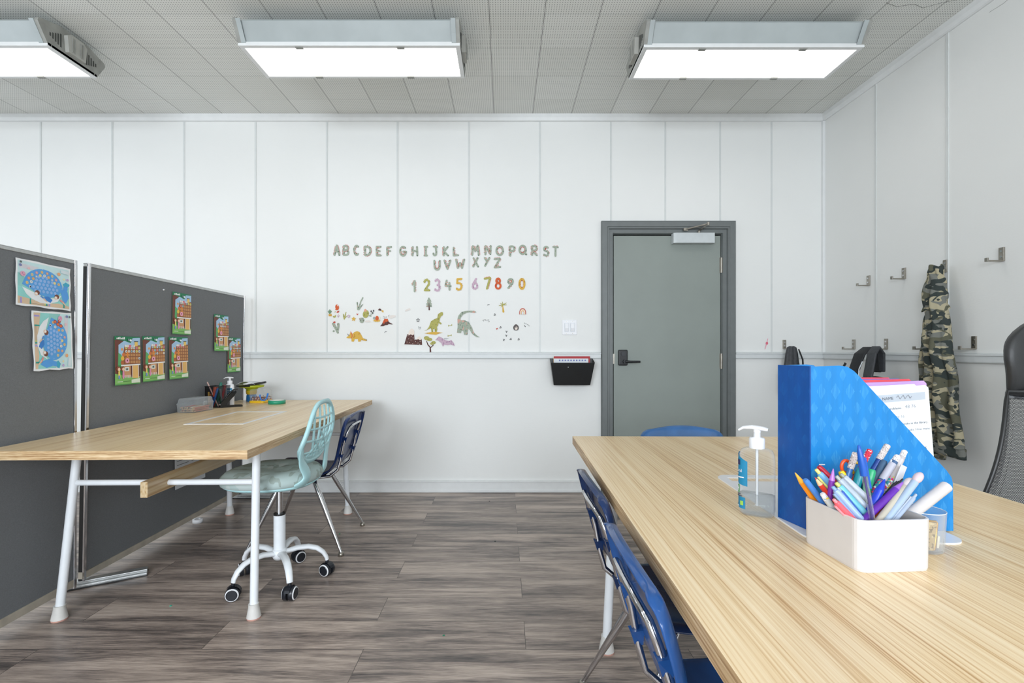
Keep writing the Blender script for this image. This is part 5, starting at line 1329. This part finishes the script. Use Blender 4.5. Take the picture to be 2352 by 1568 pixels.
sheet('folder', 'red folder behind the purple one in the blue file', 'folder', .660, .885, 1.050, .762, 1.058, C(214, 76, 88), .004, R(-1))
sheet('folder', 'blue folder between red folders in the blue file', 'folder', .650, .868, 1.060, .762, 1.060, C(96, 104, 190), .004, R(-.5))
sheet('folder', 'coral red folder at the back of the blue file', 'folder', .645, .850, 1.069, .762, 1.064, C(220, 70, 84), .004, R(0))

# sanitizer bottle ------------------------------------------------------------------
def pump_bottle(label, loc, rotz, body, hx, hy, hb_, sc, labelmat, full):
    t = thing('pump_bottle', label, 'bottle', loc, rotz)
    MB().rlathe([(.02, 0), (.80, 0), (.93, .004), (1.0, .014), (1.0, hb_ * .80), (.97, hb_ * .90), (.86, hb_ * .965), (.62, hb_ * .99), (.42, hb_)], hx, hy, body, 3.6, 10).build('bottle_body', t)
    if full: MB().rlathe([(.02, .003), (.78, .003), (.92, .007), (.97, .016), (.97, hb_ * full), (.02, hb_ * full)], hx, hy, GEL, 3.6, 10).build('gel', t)
    MB().tube([(0, 0, .02), (0, 0, hb_)], .003, C(226, 230, 234), 8).build('dip_tube', t)
    c = .0165 * sc
    MB().lathe([(c * .98, hb_ - .001), (c, hb_ + .002), (c, hb_ + .020 * sc), (c * .9, hb_ + .023 * sc), (c * .45, hb_ + .024 * sc), (c * .42, hb_ + .040 * sc), (.001, hb_ + .040 * sc)], WPLA, 24).build('screw_collar', t)
    z = hb_ + .043 * sc
    MB().tube([(.022 * sc, 0, z - .001), (.012 * sc, 0, z + .001), (-.010 * sc, 0, z + .003), (-.028 * sc, 0, z + .001), (-.038 * sc, 0, z - .006)], [.007 * sc, .009 * sc, .009 * sc, .007 * sc, .0045 * sc], WPLA, 14, flat=(.55, 1.1)).cyl((0, 0, z - .008), (0, 0, z), .008 * sc, WPLA, 14).build('pump_head', t)
    return t
pb = pump_bottle('clear pump bottle of hand sanitizer on the right desk', (.575, 1.108, TZ), R(-32), CLEAR, .037, .024, .152, 1.0, None, .30)
# front label sits on the local -y broad side left part; local -x after rotation shows left
BLKT = C(60, 70, 90); TEAL = C(24, 124, 164); NAVL = C(36, 42, 92)
def wrapf(s_, z, off=.0006):
    """point on the bottle skin, s_ = angle around in degrees"""
    a = R(s_); n = 3.6; c, q = math.cos(a), math.sin(a)
    k = 1 + off / .03
    return (.037 * k * math.copysign(abs(c) ** (2 / n), c), .024 * k * math.copysign(abs(q) ** (2 / n), q), z)
def label_poly(a0, a1, zfun0, zfun1, m, off): return MB().grid(lambda u, v: wrapf(a0 + (a1 - a0) * u, zfun0(u) + (zfun1(u) - zfun0(u)) * v, off), 16, 4, m)
lb_ = label_poly(158, 256, lambda u: .078 - .012 * u ** .6, lambda u: .138 - .016 * u * u, TEAL, .0008)
lb_.grid(lambda u, v: wrapf(158 + 90 * u, .014 + .026 * v + .004 * (1 - u)), 12, 3, TEAL)
lb_.grid(lambda u, v: wrapf(172 + 50 * u, .113 + .012 * v, .0012), 8, 2, NAVL)
lb_.grid(lambda u, v: wrapf(196 + 22 * u, .050 + .018 * v, .0012), 4, 2, C(70, 150, 90))
lb_.grid(lambda u, v: wrapf(204 + 6 * u, .053 + .012 * v, .0018), 3, 2, PAPER); lb_.grid(lambda u, v: wrapf(199 + 16 * u, .058 + .004 * v, .0018), 3, 2, PAPER)
lb_.grid(lambda u, v: wrapf(222 + 18 * u, .022 + .010 * v, .0012), 3, 2, C(150, 196, 80))
def wrap_text(mb, st, size, a0, z, per, m):
    vs, fs = text_verts(st, size); mb.add([wrapf(a0 + x * per, z + y, .0016) for x, y, _z in vs], fs, m)
wrap_text(lb_, 'antibacterial', .0105, 150, .097, 1650, PAPER); [lb_.grid(lambda u, v, a=a, z=z, b=b: wrapf(a + b * u, z + .0022 * v, .0016), 6, 1, m) for a, b, z, m in ((170, 40, .092, PAPER), (170, 60, .084, PAPER), (214, 30, .0845, PAPER), (176, 50, .046, BLKT), (176, 60, .042, BLKT), (176, 40, .019, PAPER))]
wrap_text(lb_, 'lex', .0080, 190, .116, 1500, PAPER)
lb_.build('printed_label', pb)

# pen box --------------------------------------------------------------------------
pbx = thing('pen_box', 'white rounded desk box full of pens on the right desk', 'pen box', (.656, .890, TZ), R(4))
hx, hy, hz = .066, .071, .088
pbx_inv = (Matrix.Translation((.656, .890, 0)) @ Matrix.Rotation(R(4), 4, 'Z')).inverted()
def rr(hx, hy, r, seg=6):
    pts = []
    for cx, cy, s0 in ((hx - r, hy - r, 0), (-hx + r, hy - r, 90), (-hx + r, -hy + r, 180), (hx - r, -hy + r, 270)):
        for k in range(seg + 1): g = R(s0 + 90 * k / seg); pts.append((cx + r * math.cos(g), cy + r * math.sin(g)))
    return pts
o_ = rr(hx, hy, .017); i_ = rr(hx - .0028, hy - .0028, .0145); n = len(o_)
rings = [[(x * .985, y * .985, 0) for x, y in o_], [(x, y, .004) for x, y in o_], [(x * 1.01, y * 1.01, hz - .001) for x, y in o_], [(x * .998, y * .998, hz) for x, y in o_], [(x, y, hz) for x, y in i_], [(x, y, .004) for x, y in i_]]
vs = [p for r_ in rings for p in r_]
fs = [(i * n + k, i * n + (k + 1) % n, (i + 1) * n + (k + 1) % n, (i + 1) * n + k) for i in range(5) for k in range(n)] + [tuple(range(n))[::-1], tuple(range(5 * n, 6 * n))]
MB().add(vs, fs, plain('cream_white_plastic', (214, 209, 207), .3, var=.01)).build('box_body', pbx)
# pens: top point (zoomed pen picture coords), point where it passes the rim, depths, colours
def Z7(x, y, Y): return at(1840 + x / 6.533, 1010 + y / 6.533, Y)
BX0, BX1, BY0, BY1 = .603, .713, .830, .944
def pen(name, label, top, rim, Yt, Yr, r, kind, cols, cat='pen'):
    def inbox(p):
        q = pbx_inv @ p; return abs(q.x) < .0615 - r and abs(q.y) < .0665 - r
    for _k in range(40):
        T = Z7(*top, Yt); Q = Z7(*rim, Yr)
        if inbox(Q): break
        q = pbx_inv @ Q; sg = 1 if q.x < 0 or q.y < 0 else -1
        Yt += .003 * sg; Yr += .003 * sg
    d = (Q - T).normalized(); L = (Q - T).length
    # near the rim the pen has to stay inside the walls, then run down to the box floor or wall
    while inbox(T + d * (L + .002)) and (T + d * L).z > .757 + r and L < .19: L += .002
    B = T + d * L
    # local frame: origin at foot, z up the pen
    M = Matrix.Translation(B) @ rot_to(T - B).to_4x4()
    t = thing(name, label, cat, (0, 0, 0), 0, 'pens and pencils in the white box'); t.matrix_basis = M
    c = [C(*q, rough=.3) for q in cols]
    if kind == 'pencil_eraser':      # body, ferrule/eraser wrap
        MB().tube([(0, 0, 0), (0, 0, L * .82)], r, c[0], 6).build('barrel', t)
        MB().tube([(0, 0, L * .82), (0, 0, L - .002), (0, 0, L)], [r * 1.12, r * 1.12, r * .9], m_speck_c(cols[1]), 14).build('eraser_grip', t)
    elif kind == 'pencil':
        MB().tube([(0, 0, 0), (0, 0, L - .016)], r, c[0], 6).tube([(0, 0, L - .016), (0, 0, L - .004)], [r, r * .35], C(222, 186, 140), 12).tube([(0, 0, L - .004), (0, 0, L)], [r * .35, r * .08], c[1], 8).build('barrel', t)
    elif kind == 'ball':             # bare ballpoint, cone tip up
        MB().tube([(0, 0, 0), (0, 0, L - .022)], r, c[0], 14).build('barrel', t)
        MB().tube([(0, 0, L - .022), (0, 0, L - .006), (0, 0, L)], [r * .96, r * .40, r * .12], c[1], 14).build('tip', t)
    elif kind == 'stick':            # clear stick pen with long cap and clip, ink core
        MB().tube([(0, 0, 0), (0, 0, L * .80)], r, CLEAR, 6).build('clear_barrel', t)
        MB().tube([(0, 0, .004), (0, 0, L * .80)], r * .38, c[0], 8).build('ink_refill', t)
        MB().tube([(0, 0, L * .72), (0, 0, L * .82), (0, 0, L - .012), (0, 0, L - .002), (0, 0, L)], [r * 1.22, r * 1.18, r * .85, r * .45, r * .2], c[1], 14).build('cap', t)
        MB().box((r * .9, -.0016, L * .60), (r * 1.6, .0016, L * .88), c[1]).build('clip', t)
    elif kind == 'click':            # retractable, blunt end with clip and button
        MB().tube([(0, 0, 0), (0, 0, L * .93), (0, 0, L * .95)], [r, r, r * .8], c[0], 14).build('barrel', t)
        MB().tube([(0, 0, L * .95), (0, 0, L - .001), (0, 0, L)], [r * .55, r * .55, r * .4], c[1], 12).build('push_button', t)
        MB().box((-r * 1.5, -.0018, L * .55), (-r * .95, .0018, L * .93), c[1]).build('clip', t)
    elif kind == 'marker':           # thick capped pen
        MB().tube([(0, 0, 0), (0, 0, L * .62)], r * .9, c[1], 14).build('barrel', t)
        MB().tube([(0, 0, L * .62), (0, 0, L * .97), (0, 0, L)], [r, r * .94, r * .7], c[0], 14).build('cap', t)
        MB().box((-.002, r * .8, L * .70), (.002, r * 1.35, L * .95), c[0]).build('clip', t)
    elif kind == 'pattern':
        MB().tube([(0, 0, 0), (0, 0, L * .93)], r, m_multi(cols[0]), 14).build('barrel', t)
        MB().tube([(0, 0, L * .70), (0, 0, L * .90)], r * 1.04, c[1], 14).build('sleeve', t)
        MB().tube([(0, 0, L * .88), (0, 0, L - .002), (0, 0, L)], [r * .9, r * .86, r * .6], m_speck_c((226, 222, 224)), 14).build('eraser_grip', t)
    elif kind == 'chalk':
        MB().tube([(0, 0, 0), (0, 0, L - .002), (0, 0, L)], [r, r, r * .93], c[0], 24).build('tube_body', t)
    elif kind == 'flat':
        MB().box((-r, -.0012, 0), (r, .0012, L), c[0]).build('blade', t, bevel=.001)
    elif kind == 'brush':
        MB().tube([(0, 0, 0), (0, 0, L - .02)], [r * .7, r * .9], c[0], 12).build('barrel', t)
        MB().ball((0, 0, L - .010), .012, c[1], 14, (.62, .62, 1.0)).build('figure_top', t)
    return t
def m_speck_c(c):
    n = 'speck_%d_%d_%d' % c
    return MATS.get(n) or m_speck(n, c, tuple(int(x * .62) for x in c), (246, 240, 240), 500, .6)
def m_multi(c):
    n = 'multi_%d_%d_%d' % c
    if n in MATS: return MATS[n]
    t = NT(n, .35); v = t.n('ShaderNodeTexVoronoi'); v.inputs['Scale'].default_value = 260; t.l(t.coords(), v.inputs['Vector'])
    sp = t.n('ShaderNodeSeparateColor'); t.l(v.outputs['Color'], sp.inputs[0])
    t.color(t.ramp(sp.outputs[0], [(0, c), (.45, (236, 236, 240)), (.6, (222, 60, 110)), (.72, (60, 150, 160)), (.84, (232, 206, 70)), (.92, (110, 70, 160))], 'CONSTANT')); return t.m
P_ = [
 ('ballpoint_pen', 'orange ballpoint pen leaning farthest left in the box', (-92, 490), (195, 900), .925, .925, .0046, 'ball', [(246, 146, 28), (236, 176, 60)]),
 ('capped_pen', 'blue translucent capped pen beside the orange one', (60, 595), (320, 930), .905, .91, .0050, 'marker', [(70, 128, 204), (24, 70, 150)]),
 ('marker', 'dark red marker leaning left at the back', (262, 398), (600, 735), .935, .925, .0052, 'marker', [(178, 22, 48), (140, 16, 40)]),
 ('pencil', 'red pencil with a sharp tip left of the purple pen', (207, 560), (430, 860), .905, .90, .0042, 'pencil', [(214, 58, 36), (200, 40, 40)]),
 ('highlighter', 'light blue pen with a pale yellow end', (222, 440), (640, 900), .92, .91, .0052, 'click', [(112, 168, 208), (236, 232, 130)]),
 ('ballpoint_pen', 'purple ballpoint pen standing upright at the left', (484, 430), (425, 900), .885, .885, .0044, 'ball', [(124, 48, 160), (176, 110, 200)]),
 ('patterned_pen', 'short white flowered pen behind the left rim', (315, 800), (490, 1040), .868, .868, .0048, 'pattern', [(206, 206, 214), (228, 232, 232)]),
 ('gel_pen', 'coral clear gel pen low at the front rim', (485, 890), (740, 1150), .850, .850, .0046, 'click', [(232, 92, 104), (240, 140, 150)]),
 ('pen', 'long silver blue pen with a slim clip at the front', (470, 700), (880, 1165), .865, .850, .0050, 'click', [(150, 176, 214), (124, 158, 206)]),
 ('pen', 'royal blue pen with a white clip', (545, 720), (860, 1110), .872, .862, .0044, 'click', [(52, 92, 182), (214, 224, 236)]),
 ('pen', 'aqua pen lying under the clear bunny pens', (520, 640), (985, 1140), .886, .866, .0056, 'click', [(112, 190, 206), (196, 206, 110)]),
 ('clear_pen', 'clear pen printed with line drawings, lower of two', (525, 540), (960, 1000), .900, .880, .0052, 'click', [(206, 218, 234), (206, 214, 200)]),
 ('clear_pen', 'clear pen printed with line drawings, upper of two', (595, 510), (990, 880), .908, .890, .0052, 'click', [(212, 222, 236), (190, 196, 180)]),
 ('marker', 'marker with a bright yellow cap at the back', (595, 470), (790, 800), .930, .920, .0056, 'marker', [(236, 204, 30), (220, 190, 40)]),
 ('pencil', 'blue pencil with a pale wrapped eraser left of the tall pen', (822, 188), (640, 720), .925, .925, .0044, 'pencil_eraser', [(46, 98, 160), (222, 206, 204)]),
 ('ballpoint_pen', 'tall clear stick pen with a blue cap at the front', (862, 75), (1070, 1195), .850, .842, .0044, 'stick', [(58, 40, 120), (22, 84, 178)]),
 ('pencil', 'red pencil with a red marbled eraser', (1035, 150), (740, 700), .935, .925, .0042, 'pencil_eraser', [(204, 62, 50), (206, 44, 70)]),
 ('marker', 'teal marker behind the tall clear pen', (905, 420), (800, 800), .915, .915, .0066, 'marker', [(20, 136, 150), (20, 120, 140)]),
 ('marker', 'marker with a bright green cap in the middle', (1065, 440), (960, 860), .905, .905, .0066, 'marker', [(30, 158, 108), (120, 80, 160)]),
 ('pencil', 'dark blue pencil with a white eraser leaning right', (1300, 75), (960, 640), .935, .925, .0044, 'pencil_eraser', [(26, 62, 134), (232, 222, 218)]),
 ('marker', 'slate grey marker leaning right behind the others', (1250, 310), (1000, 840), .925, .915, .0060, 'marker', [(60, 88, 118), (44, 68, 96)]),
 ('patterned_pencil', 'colourful patterned pencil with a white grip', (1455, 235), (1040, 870), .915, .900, .0054, 'pattern', [(60, 90, 130), (206, 206, 222)]),
 ('patterned_pencil', 'white marbled pencil farthest right of the tall ones', (1560, 160), (1240, 800), .920, .905, .0050, 'pattern', [(206, 200, 204), (222, 214, 214)]),
 ('ruler_stick', 'flat white plastic stick between the tall pencils', (1545, 385), (1380, 800), .930, .925, .0052, 'flat', [(228, 230, 240)]),
 ('pen', 'thick royal blue pen leaning right in the middle', (1255, 590), (1060, 1010), .875, .868, .0062, 'ball', [(28, 60, 190), (28, 60, 190)]),
 ('pen', 'slim black pen clip showing above the purple pen', (1520, 580), (1240, 900), .895, .885, .0034, 'click', [(40, 44, 56), (30, 34, 44)]),
 ('ballpoint_pen', 'glossy violet ballpoint pen leaning to the right', (1545, 625), (1060, 1090), .868, .852, .0052, 'ball', [(92, 36, 158), (150, 96, 196)]),
 ('ballpoint_pen', 'orange pen low behind the beige one', (1345, 900), (1200, 1100), .872, .862, .0050, 'ball', [(214, 98, 30), (206, 90, 30)]),
 ('brush_pen', 'beige pen topped with a small white figure', (1655, 590), (1170, 1190), .868, .842, .0056, 'brush', [(214, 206, 190), (240, 226, 228)]),
 ('pen', 'pale blue metal pen with a silver band', (1800, 505), (1290, 1190), .862, .842, .0060, 'brush', [(186, 208, 234), (240, 218, 226)]),
 ('pen', 'slim pale blue pen clip near the white tube', (1728, 815), (1440, 1160), .860, .848, .0036, 'click', [(190, 206, 232), (200, 214, 236)]),
 ('glue_tube', 'thick white round tube leaning far right out of the box', (2185, 690), (1600, 1150), .875, .860, .0103, 'chalk', [(240, 234, 234)]),
]
dim = lambda c: tuple(int(x * (.86 if min(c) > 150 else 1)) for x in c)
for (nm, lb, tp, rm, yt, yr, r_, kd, cs) in P_:
    cs = [dim(c) for c in cs]; r_ = r_ * (1.14 if r_ < .01 else 1.0)
    pen(nm, lb, tp, rm, yt, yr, r_, kd, cs, 'pen' if 'pencil' not in nm else 'pencil')
# scissors handles at the back of the box
sc_ = thing('scissors', 'scissors with orange handles at the back of the pen box', 'scissors', tuple(Z7(672, 400, .938)))
MB().tube([(.0085 * math.cos(a) , 0, .012 * math.sin(a)) for a in [k * PI / 7 for k in range(14)]], .0032, C(224, 84, 40, rough=.3), 8, closed=True, up=(0, 1, 0)).build('handle', sc_)
MB().tube([(.0085 * math.cos(a) + .020, 0, .011 * math.sin(a) - .003) for a in [k * PI / 7 for k in range(14)]], .0030, C(196, 170, 60, rough=.3), 8, closed=True, up=(0, 1, 0)).build('handle', sc_)
MB().prism([(-.002, -.012), (.006, -.010), (.008, -.085), (.003, -.095)], -.001, .001, CHROME, 'y').prism([(.014, -.012), (.022, -.010), (.012, -.085), (.008, -.095)], .0012, .003, CHROME, 'y').build('blades', sc_)

# clear cup with a gold framed tape cutter ----------------------------------------------
cc_ = thing('clear_cup', 'clear acrylic cup behind the white pen box', 'cup', (.789, .918, TZ))
MB().lathe([(.001, 0), (.029, 0), (.0315, .003), (.0345, .074), (.0338, .075), (.0325, .073), (.0295, .006), (.001, .005)], CLEAR, 36).build('cup_body', cc_)
MB().tube([(.0341 * math.cos(q), .0341 * math.sin(q), .0745) for q in [k * PI / 18 for k in range(36)]], .0007, C(236, 240, 244, rough=.1), 6, closed=True).build('cup_rim', cc_)
gd = thing('hair_clip', 'gold framed patterned clip standing inside the clear cup', 'clip', (.776, .900, TZ + .0065), R(-12))
MB().rlathe([(.9, 0), (1, .003), (1, .049), (.9, .052)], .016, .005, PATT, 6, 6, M=Matrix.Rotation(R(4), 4, 'Y')).build('patterned_panel', gd)
MB().tube([(-.016, -.003, .001), (.015, -.003, .001), (.0195, -.003, .050), (.018, -.003, .053), (-.012, -.003, .054)], .0018, GOLD, 8, up=(0, 1, 0)).build('gold_frame', gd)
MB().box((.018, -.004, .006), (.0215, .002, .028), C(240, 236, 220), M=Matrix.Rotation(R(4), 4, 'Y')).build('pearl_bar', gd)

# ================================================================== LEFT DESK OBJECTS
def spikes_pile(mb, n, lo, hi, cols, r, seed, axis='y', L=.12):
    rnd = random.Random(seed)
    for i in range(n):
        x = rnd.uniform(lo[0], hi[0]); z = rnd.uniform(lo[2], hi[2]); y0 = lo[1] + rnd.uniform(0, .02); y1 = min(hi[1], y0 + L)
        dx = rnd.uniform(-.02, .02); x2 = min(hi[0], max(lo[0], x + dx))
        mb.tube([(x, y0, z), (x2, y1, z + rnd.uniform(-.004, .004))], r, C(*cols[i % len(cols)]), 6)
pcb = thing('pencil_case', 'clear plastic pencil case on the left desk by the partition', 'pencil case', (-1.888, 2.972, TZ), R(-3))
bx_ = MB().rlathe([(.02, 0), (.96, 0), (1, .004), (1.03, .048)], .056, .092, FROST, 9, 10); bx_.build('case_body', pcb)
MB().rlathe([(1.05, .046), (1.06, .048), (1.06, .054), (1.02, .056), (1.0, .060), (.96, .078), (.90, .084), (.02, .085)], .056, .092, FROST, 8, 10).build('case_lid', pcb)
MB().box((.056, -.015, .040), (.0625, .015, .064), FROST).build('latch', pcb, bevel=.002)
rnd = random.Random(5); pc = [(196, 60, 60), (30, 120, 90), (110, 100, 96), (222, 170, 110), (60, 60, 66), (200, 200, 206), (236, 190, 60), (150, 90, 80), (214, 120, 100)]
for i in range(27):
    x = -.042 + .0105 * (i % 9) + .004 * ((i // 9) % 2) * (1 if i % 9 < 8 else -1); z = .008 + .0095 * (i // 9); y0 = -.082 + rnd.uniform(0, .012); c = C(*pc[i % 9])
    o = MB().tube([(0, 0, 0), (rnd.uniform(-.004, .004), .125, rnd.uniform(-.001, .002))], .0036, c, 6).tube([(0, -.012, 0), (0, 0, 0)], [.0008, .0036], C(214, 180, 140), 6).build('coloured_pencil', loc=tuple(Matrix.Translation(pcb.location) @ Matrix.Rotation(R(-3), 4, 'Z') @ Vector((x, y0 + .012, z))))
    o.rotation_euler.z = R(-3); tag(o, 'coloured pencil lying in the clear pencil case', 'pencil', 'coloured pencils in the clear case')

cup = thing('pen_cup', 'square black mesh pen cup on the left desk', 'pen cup', (-1.892, 3.205, TZ), R(-8))
MESHC = BLACKM
m = MB()
for sx in (-1, 1): m.box((sx * .05 - .001, -.05, 0), (sx * .05 + .001, .05, .004), BLACKM).box((-.05, sx * .05 - .001, 0), (.05, sx * .05 + .001, .004), BLACKM)
m.tube([(-.051, -.051, .136), (.051, -.051, .136), (.051, .051, .136), (-.051, .051, .136)], .0022, BLACKM, 6, closed=True)
m.box((-.05, -.05, 0), (.05, .05, .0025), BLACKM); m.build('cup_base_and_rim', cup)
w_ = MB()
for k in range(26):
    q = -.05 + .004 * k
    for z0, z1 in ((.0, .136),): 
        w_.box((q - .0004, -.0506, z0), (q + .0004, -.050, z1), BLACKM); w_.box((.050, q - .0004, z0), (.0506, q + .0004, z1), BLACKM)
        w_.box((q - .0004, .050, z0), (q + .0004, .0506, z1), BLACKM)
for k in range(24):
    z = .004 + .0056 * k
    w_.box((-.05, -.0506, z - .0003), (.05, -.050, z + .0003), BLACKM); w_.box((.050, -.05, z - .0003), (.0506, .05, z + .0003), BLACKM)
w_.box((-.0506, -.05, 0), (-.050, .05, .136), BLACKM)
w_.build('wire_mesh', cup)
inn = [('marker', 'green marker', (24, 110, 90), (-.01, .0), (.035, -.01), .16, .009), ('marker', 'dark green marker', (16, 80, 50), (.02, .02), (-.03, .02), .13, .008), ('pencil', 'pink pencil', (226, 180, 170), (.03, -.03), (-.042, -.04), .165, .004),
       ('glue_stick', 'glue stick with an orange and blue label', (222, 84, 50), (-.015, -.02), (.015, -.035), .135, .012), ('marker', 'blue marker', (40, 110, 190), (-.005, -.040), (.035, -.040), .125, .007), ('crayon', 'yellow crayon', (226, 170, 50), (-.035, -.035), (-.030, -.042), .10, .006),
       ('pencil', 'grey pencil', (120, 120, 124), (.040, .0), (.042, -.03), .12, .006), ('marker', 'red marker', (190, 40, 50), (.0, .03), (.03, .03), .14, .008), ('eraser', 'orange crayon', (214, 110, 40), (-.02, -.04), (-.036, -.02), .085, .006)]
CM = Matrix.Translation(cup.location) @ Matrix.Rotation(R(-8), 4, 'Z')
for nm, lb, c, a, b, L, r_ in inn:
    p0 = CM @ Vector((a[0], a[1], .006)); p1 = CM @ Vector((b[0], b[1], L))
    o = MB().tube([p0, p0 + (p1 - p0) * .7], r_ * .9, C(*c), 12).tube([p0 + (p1 - p0) * .7, p0 + (p1 - p0) * .97, p1], [r_, r_, r_ * .6], C(*(min(255, int(x * .8 + 20)) for x in c)), 12)
    if nm == 'glue_stick': o.tube([p0 + (p1 - p0) * .3, p0 + (p1 - p0) * .5], r_ * 1.02, C(40, 60, 140), 12)
    tag(o.build(nm, center=True), lb + ' in the square black mesh cup', nm.replace('_', ' '), 'pens in the black mesh cup')
w2b = pump_bottle('white pump bottle with a teal label behind the stapler', (-1.850, 3.275, TZ), R(20), WPLA, .026, .020, .145, .95, None, 0)
MB().box((-.014, -.0215, .075), (.016, -.0203, .118), TEAL).box((-.012, -.0222, .100), (.010, -.0215, .104), PAPER).box((-.012, -.0222, .090), (.006, -.0215, .093), PAPER).build('printed_label', w2b)
# stapler
st = thing('stapler', 'open black stapler on the left desk', 'stapler', (-1.795, 3.185, TZ), R(38))
BG = plain('glossy_black', (18, 18, 20), .12, var=.02)
MB().prism([(-.060, 0), (.068, 0), (.068, .012), (.03, .014), (-.02, .014), (-.06, .016)], -.017, .017, BG, 'y').build('base', st, bevel=.003)
MB().prism([(-.062, .010), (-.040, .008), (-.030, .018), (.020, .072), (.034, .098), (.026, .108), (.010, .100), (-.058, .030)], -.014, .014, BG, 'y').build('upper_arm', st, bevel=.004)
MB().tube([(-.035, 0, .050), (-.012, 0, .085), (.018, 0, .112), (.040, 0, .116)], [.008, .010, .010, .008], BLACKP, 10, flat=(.5, 1.2)).build('handle', st)
MB().box((-.063, -.012, .018), (-.058, .012, .024), CHROME).build('chrome_tip', st)
# tub, tray and things on top
tub = thing('storage_tub', 'yellow-green plastic tub on a blue jar at the partition end', 'tub', (-1.78, 3.47, TZ), R(0))
MB().lathe([(.001, 0), (.034, 0), (.036, .004), (.034, .04), (.030, .052), (.001, .052)], C(40, 120, 190, rough=.2), 20).build('blue_jar', tub)
YG = C(186, 196, 40, rough=.3)
MB().lathe([(.028, .050), (.034, .056), (.036, .085), (.050, .098), (.085, .104), (.090, .118), (.086, .118), (.080, .108), (.04, .101), (.001, .100)], YG, 24, sy=.8).lathe([(.0295, .050), (.0355, .056), (.0375, .08)], C(222, 190, 40, rough=.3), 24).build('bowl', tub)
pt = MB().grid(lambda u, v: (-1.865 + .135 * u, 3.40 + .13 * v, TZ + .128 + .020 * math.sin(u * PI) * (1 - .3 * v)), 12, 6, PAPER, .002)
tag(pt.build('paper_bundle', center=True), 'curved white paper lying on the yellow-green tub', 'paper')
tag(MB().tube([(-1.80, 3.40, TZ + .118), (-1.74, 3.415, TZ + .128), (-1.665, 3.43, TZ + .142)], [.007, .010, .009], BLACKP, 10, flat=(.8, 1.6)).build('pencil_pouch', center=True), 'slim black pouch lying across the yellow-green tub', 'pouch')
tag(MB().tube([(-1.855, 3.392, TZ + .116), (-1.80, 3.396, TZ + .116), (-1.765, 3.40, TZ + .114)], [.006, .008, .005], BLACKP, 10, flat=(.8, 1.6)).build('marker', center=True), 'black marker lying on the edge of the yellow-green tub', 'marker')
# clear box with yellow base, beads and blue clip
cb = thing('bead_box', 'clear lidded box with yellow base and blue clips on the left desk', 'storage box', (-1.770, 3.462, TZ), R(-4))
cb.location = (-1.742, 3.475, TZ)
# keep it beside the tub
MB().rlathe([(.02, 0), (.98, 0), (1, .003), (1, .016), (.02, .016)], .055, .062, C(236, 190, 40, rough=.3), 8, 8).build('yellow_base', cb)
MB().rlathe([(.97, .016), (1.0, .048)], .053, .060, CLEAR, 8, 8).build('clear_body', cb)
MB().rlathe([(1.04, .047), (1.04, .053), (1.0, .056), (.97, .088), (.90, .094), (.02, .095)], .053, .060, CLEAR, 8, 8).build('clear_lid', cb)
MB().tube([(.030, -.064, .060), (.034, -.068, .045), (.045, -.070, .022), (.062, -.060, .020), (.068, -.045, .030), (.070, -.030, .066)], [.006, .004, .004, .004, .004, .006], C(40, 120, 210, rough=.3), 8).build('blue_clip', cb)
bd = MB(); rnd = random.Random(9); bc = [C(150, 70, 60), C(220, 200, 180), C(110, 40, 50), C(200, 120, 110), C(90, 60, 50)]
for i in range(170): bd.ball((rnd.uniform(-.047, .047), rnd.uniform(-.054, .054), .019 + rnd.uniform(0, .022)), .0042, bc[i % 5], 6)
o = bd.build('bead_pile', loc=cb.location); o.rotation_euler.z = R(-4); tag(o, 'small red and white beads inside the clear box', 'beads', None, 'stuff')
tub.location = (-1.845, 3.545, TZ)
for o in bpy.data.objects:
    if o.name.split('.')[0] in ('paper_bundle', 'pencil_pouch') or (o.get('label') == 'black marker lying on the edge of the yellow-green tub'):
        o.location.x -= .055; o.location.y += .075
tp_ = thing('tape_roll', 'green adhesive tape roll on the left desk', 'tape roll', (-1.585, 3.385, TZ))
MB().lathe([(.048, 0), (.056, 0), (.056, .024), (.048, .024), (.048, 0)], C(36, 150, 116, rough=.35), 36).build('tape_winding', tp_)
MB().lathe([(.0455, 0), (.048, 0), (.048, .0245), (.0455, .0245), (.0455, 0)], C(216, 216, 206), 36).build('cardboard_core', tp_)
# tiny litter on floor and desk
for px, py, c, lb in ((392, 1391, (70, 190, 160), 'tiny green paper scrap on the floor near the partition foot'), (780, 1226, (30, 140, 100), 'tiny green scrap beside the chrome chair leg'), (1137, 1243, (40, 50, 46), 'tiny dark crumb on the floor in the middle'), (1124, 1151, (30, 34, 34), 'tiny dark crumb near the back baseboard'), (1019, 1459, (40, 120, 90), 'tiny green scrap on the floor in the foreground')):
    p = on_z(px, py, 0)
    tag(MB().prism([(-.004, -.003), (.005, -.004), (.004, .004), (-.003, .003)], 0, .002, C(*c)).build('paper_scrap', loc=(p.x, p.y, .0)), lb, 'scrap', 'litter on the floor')
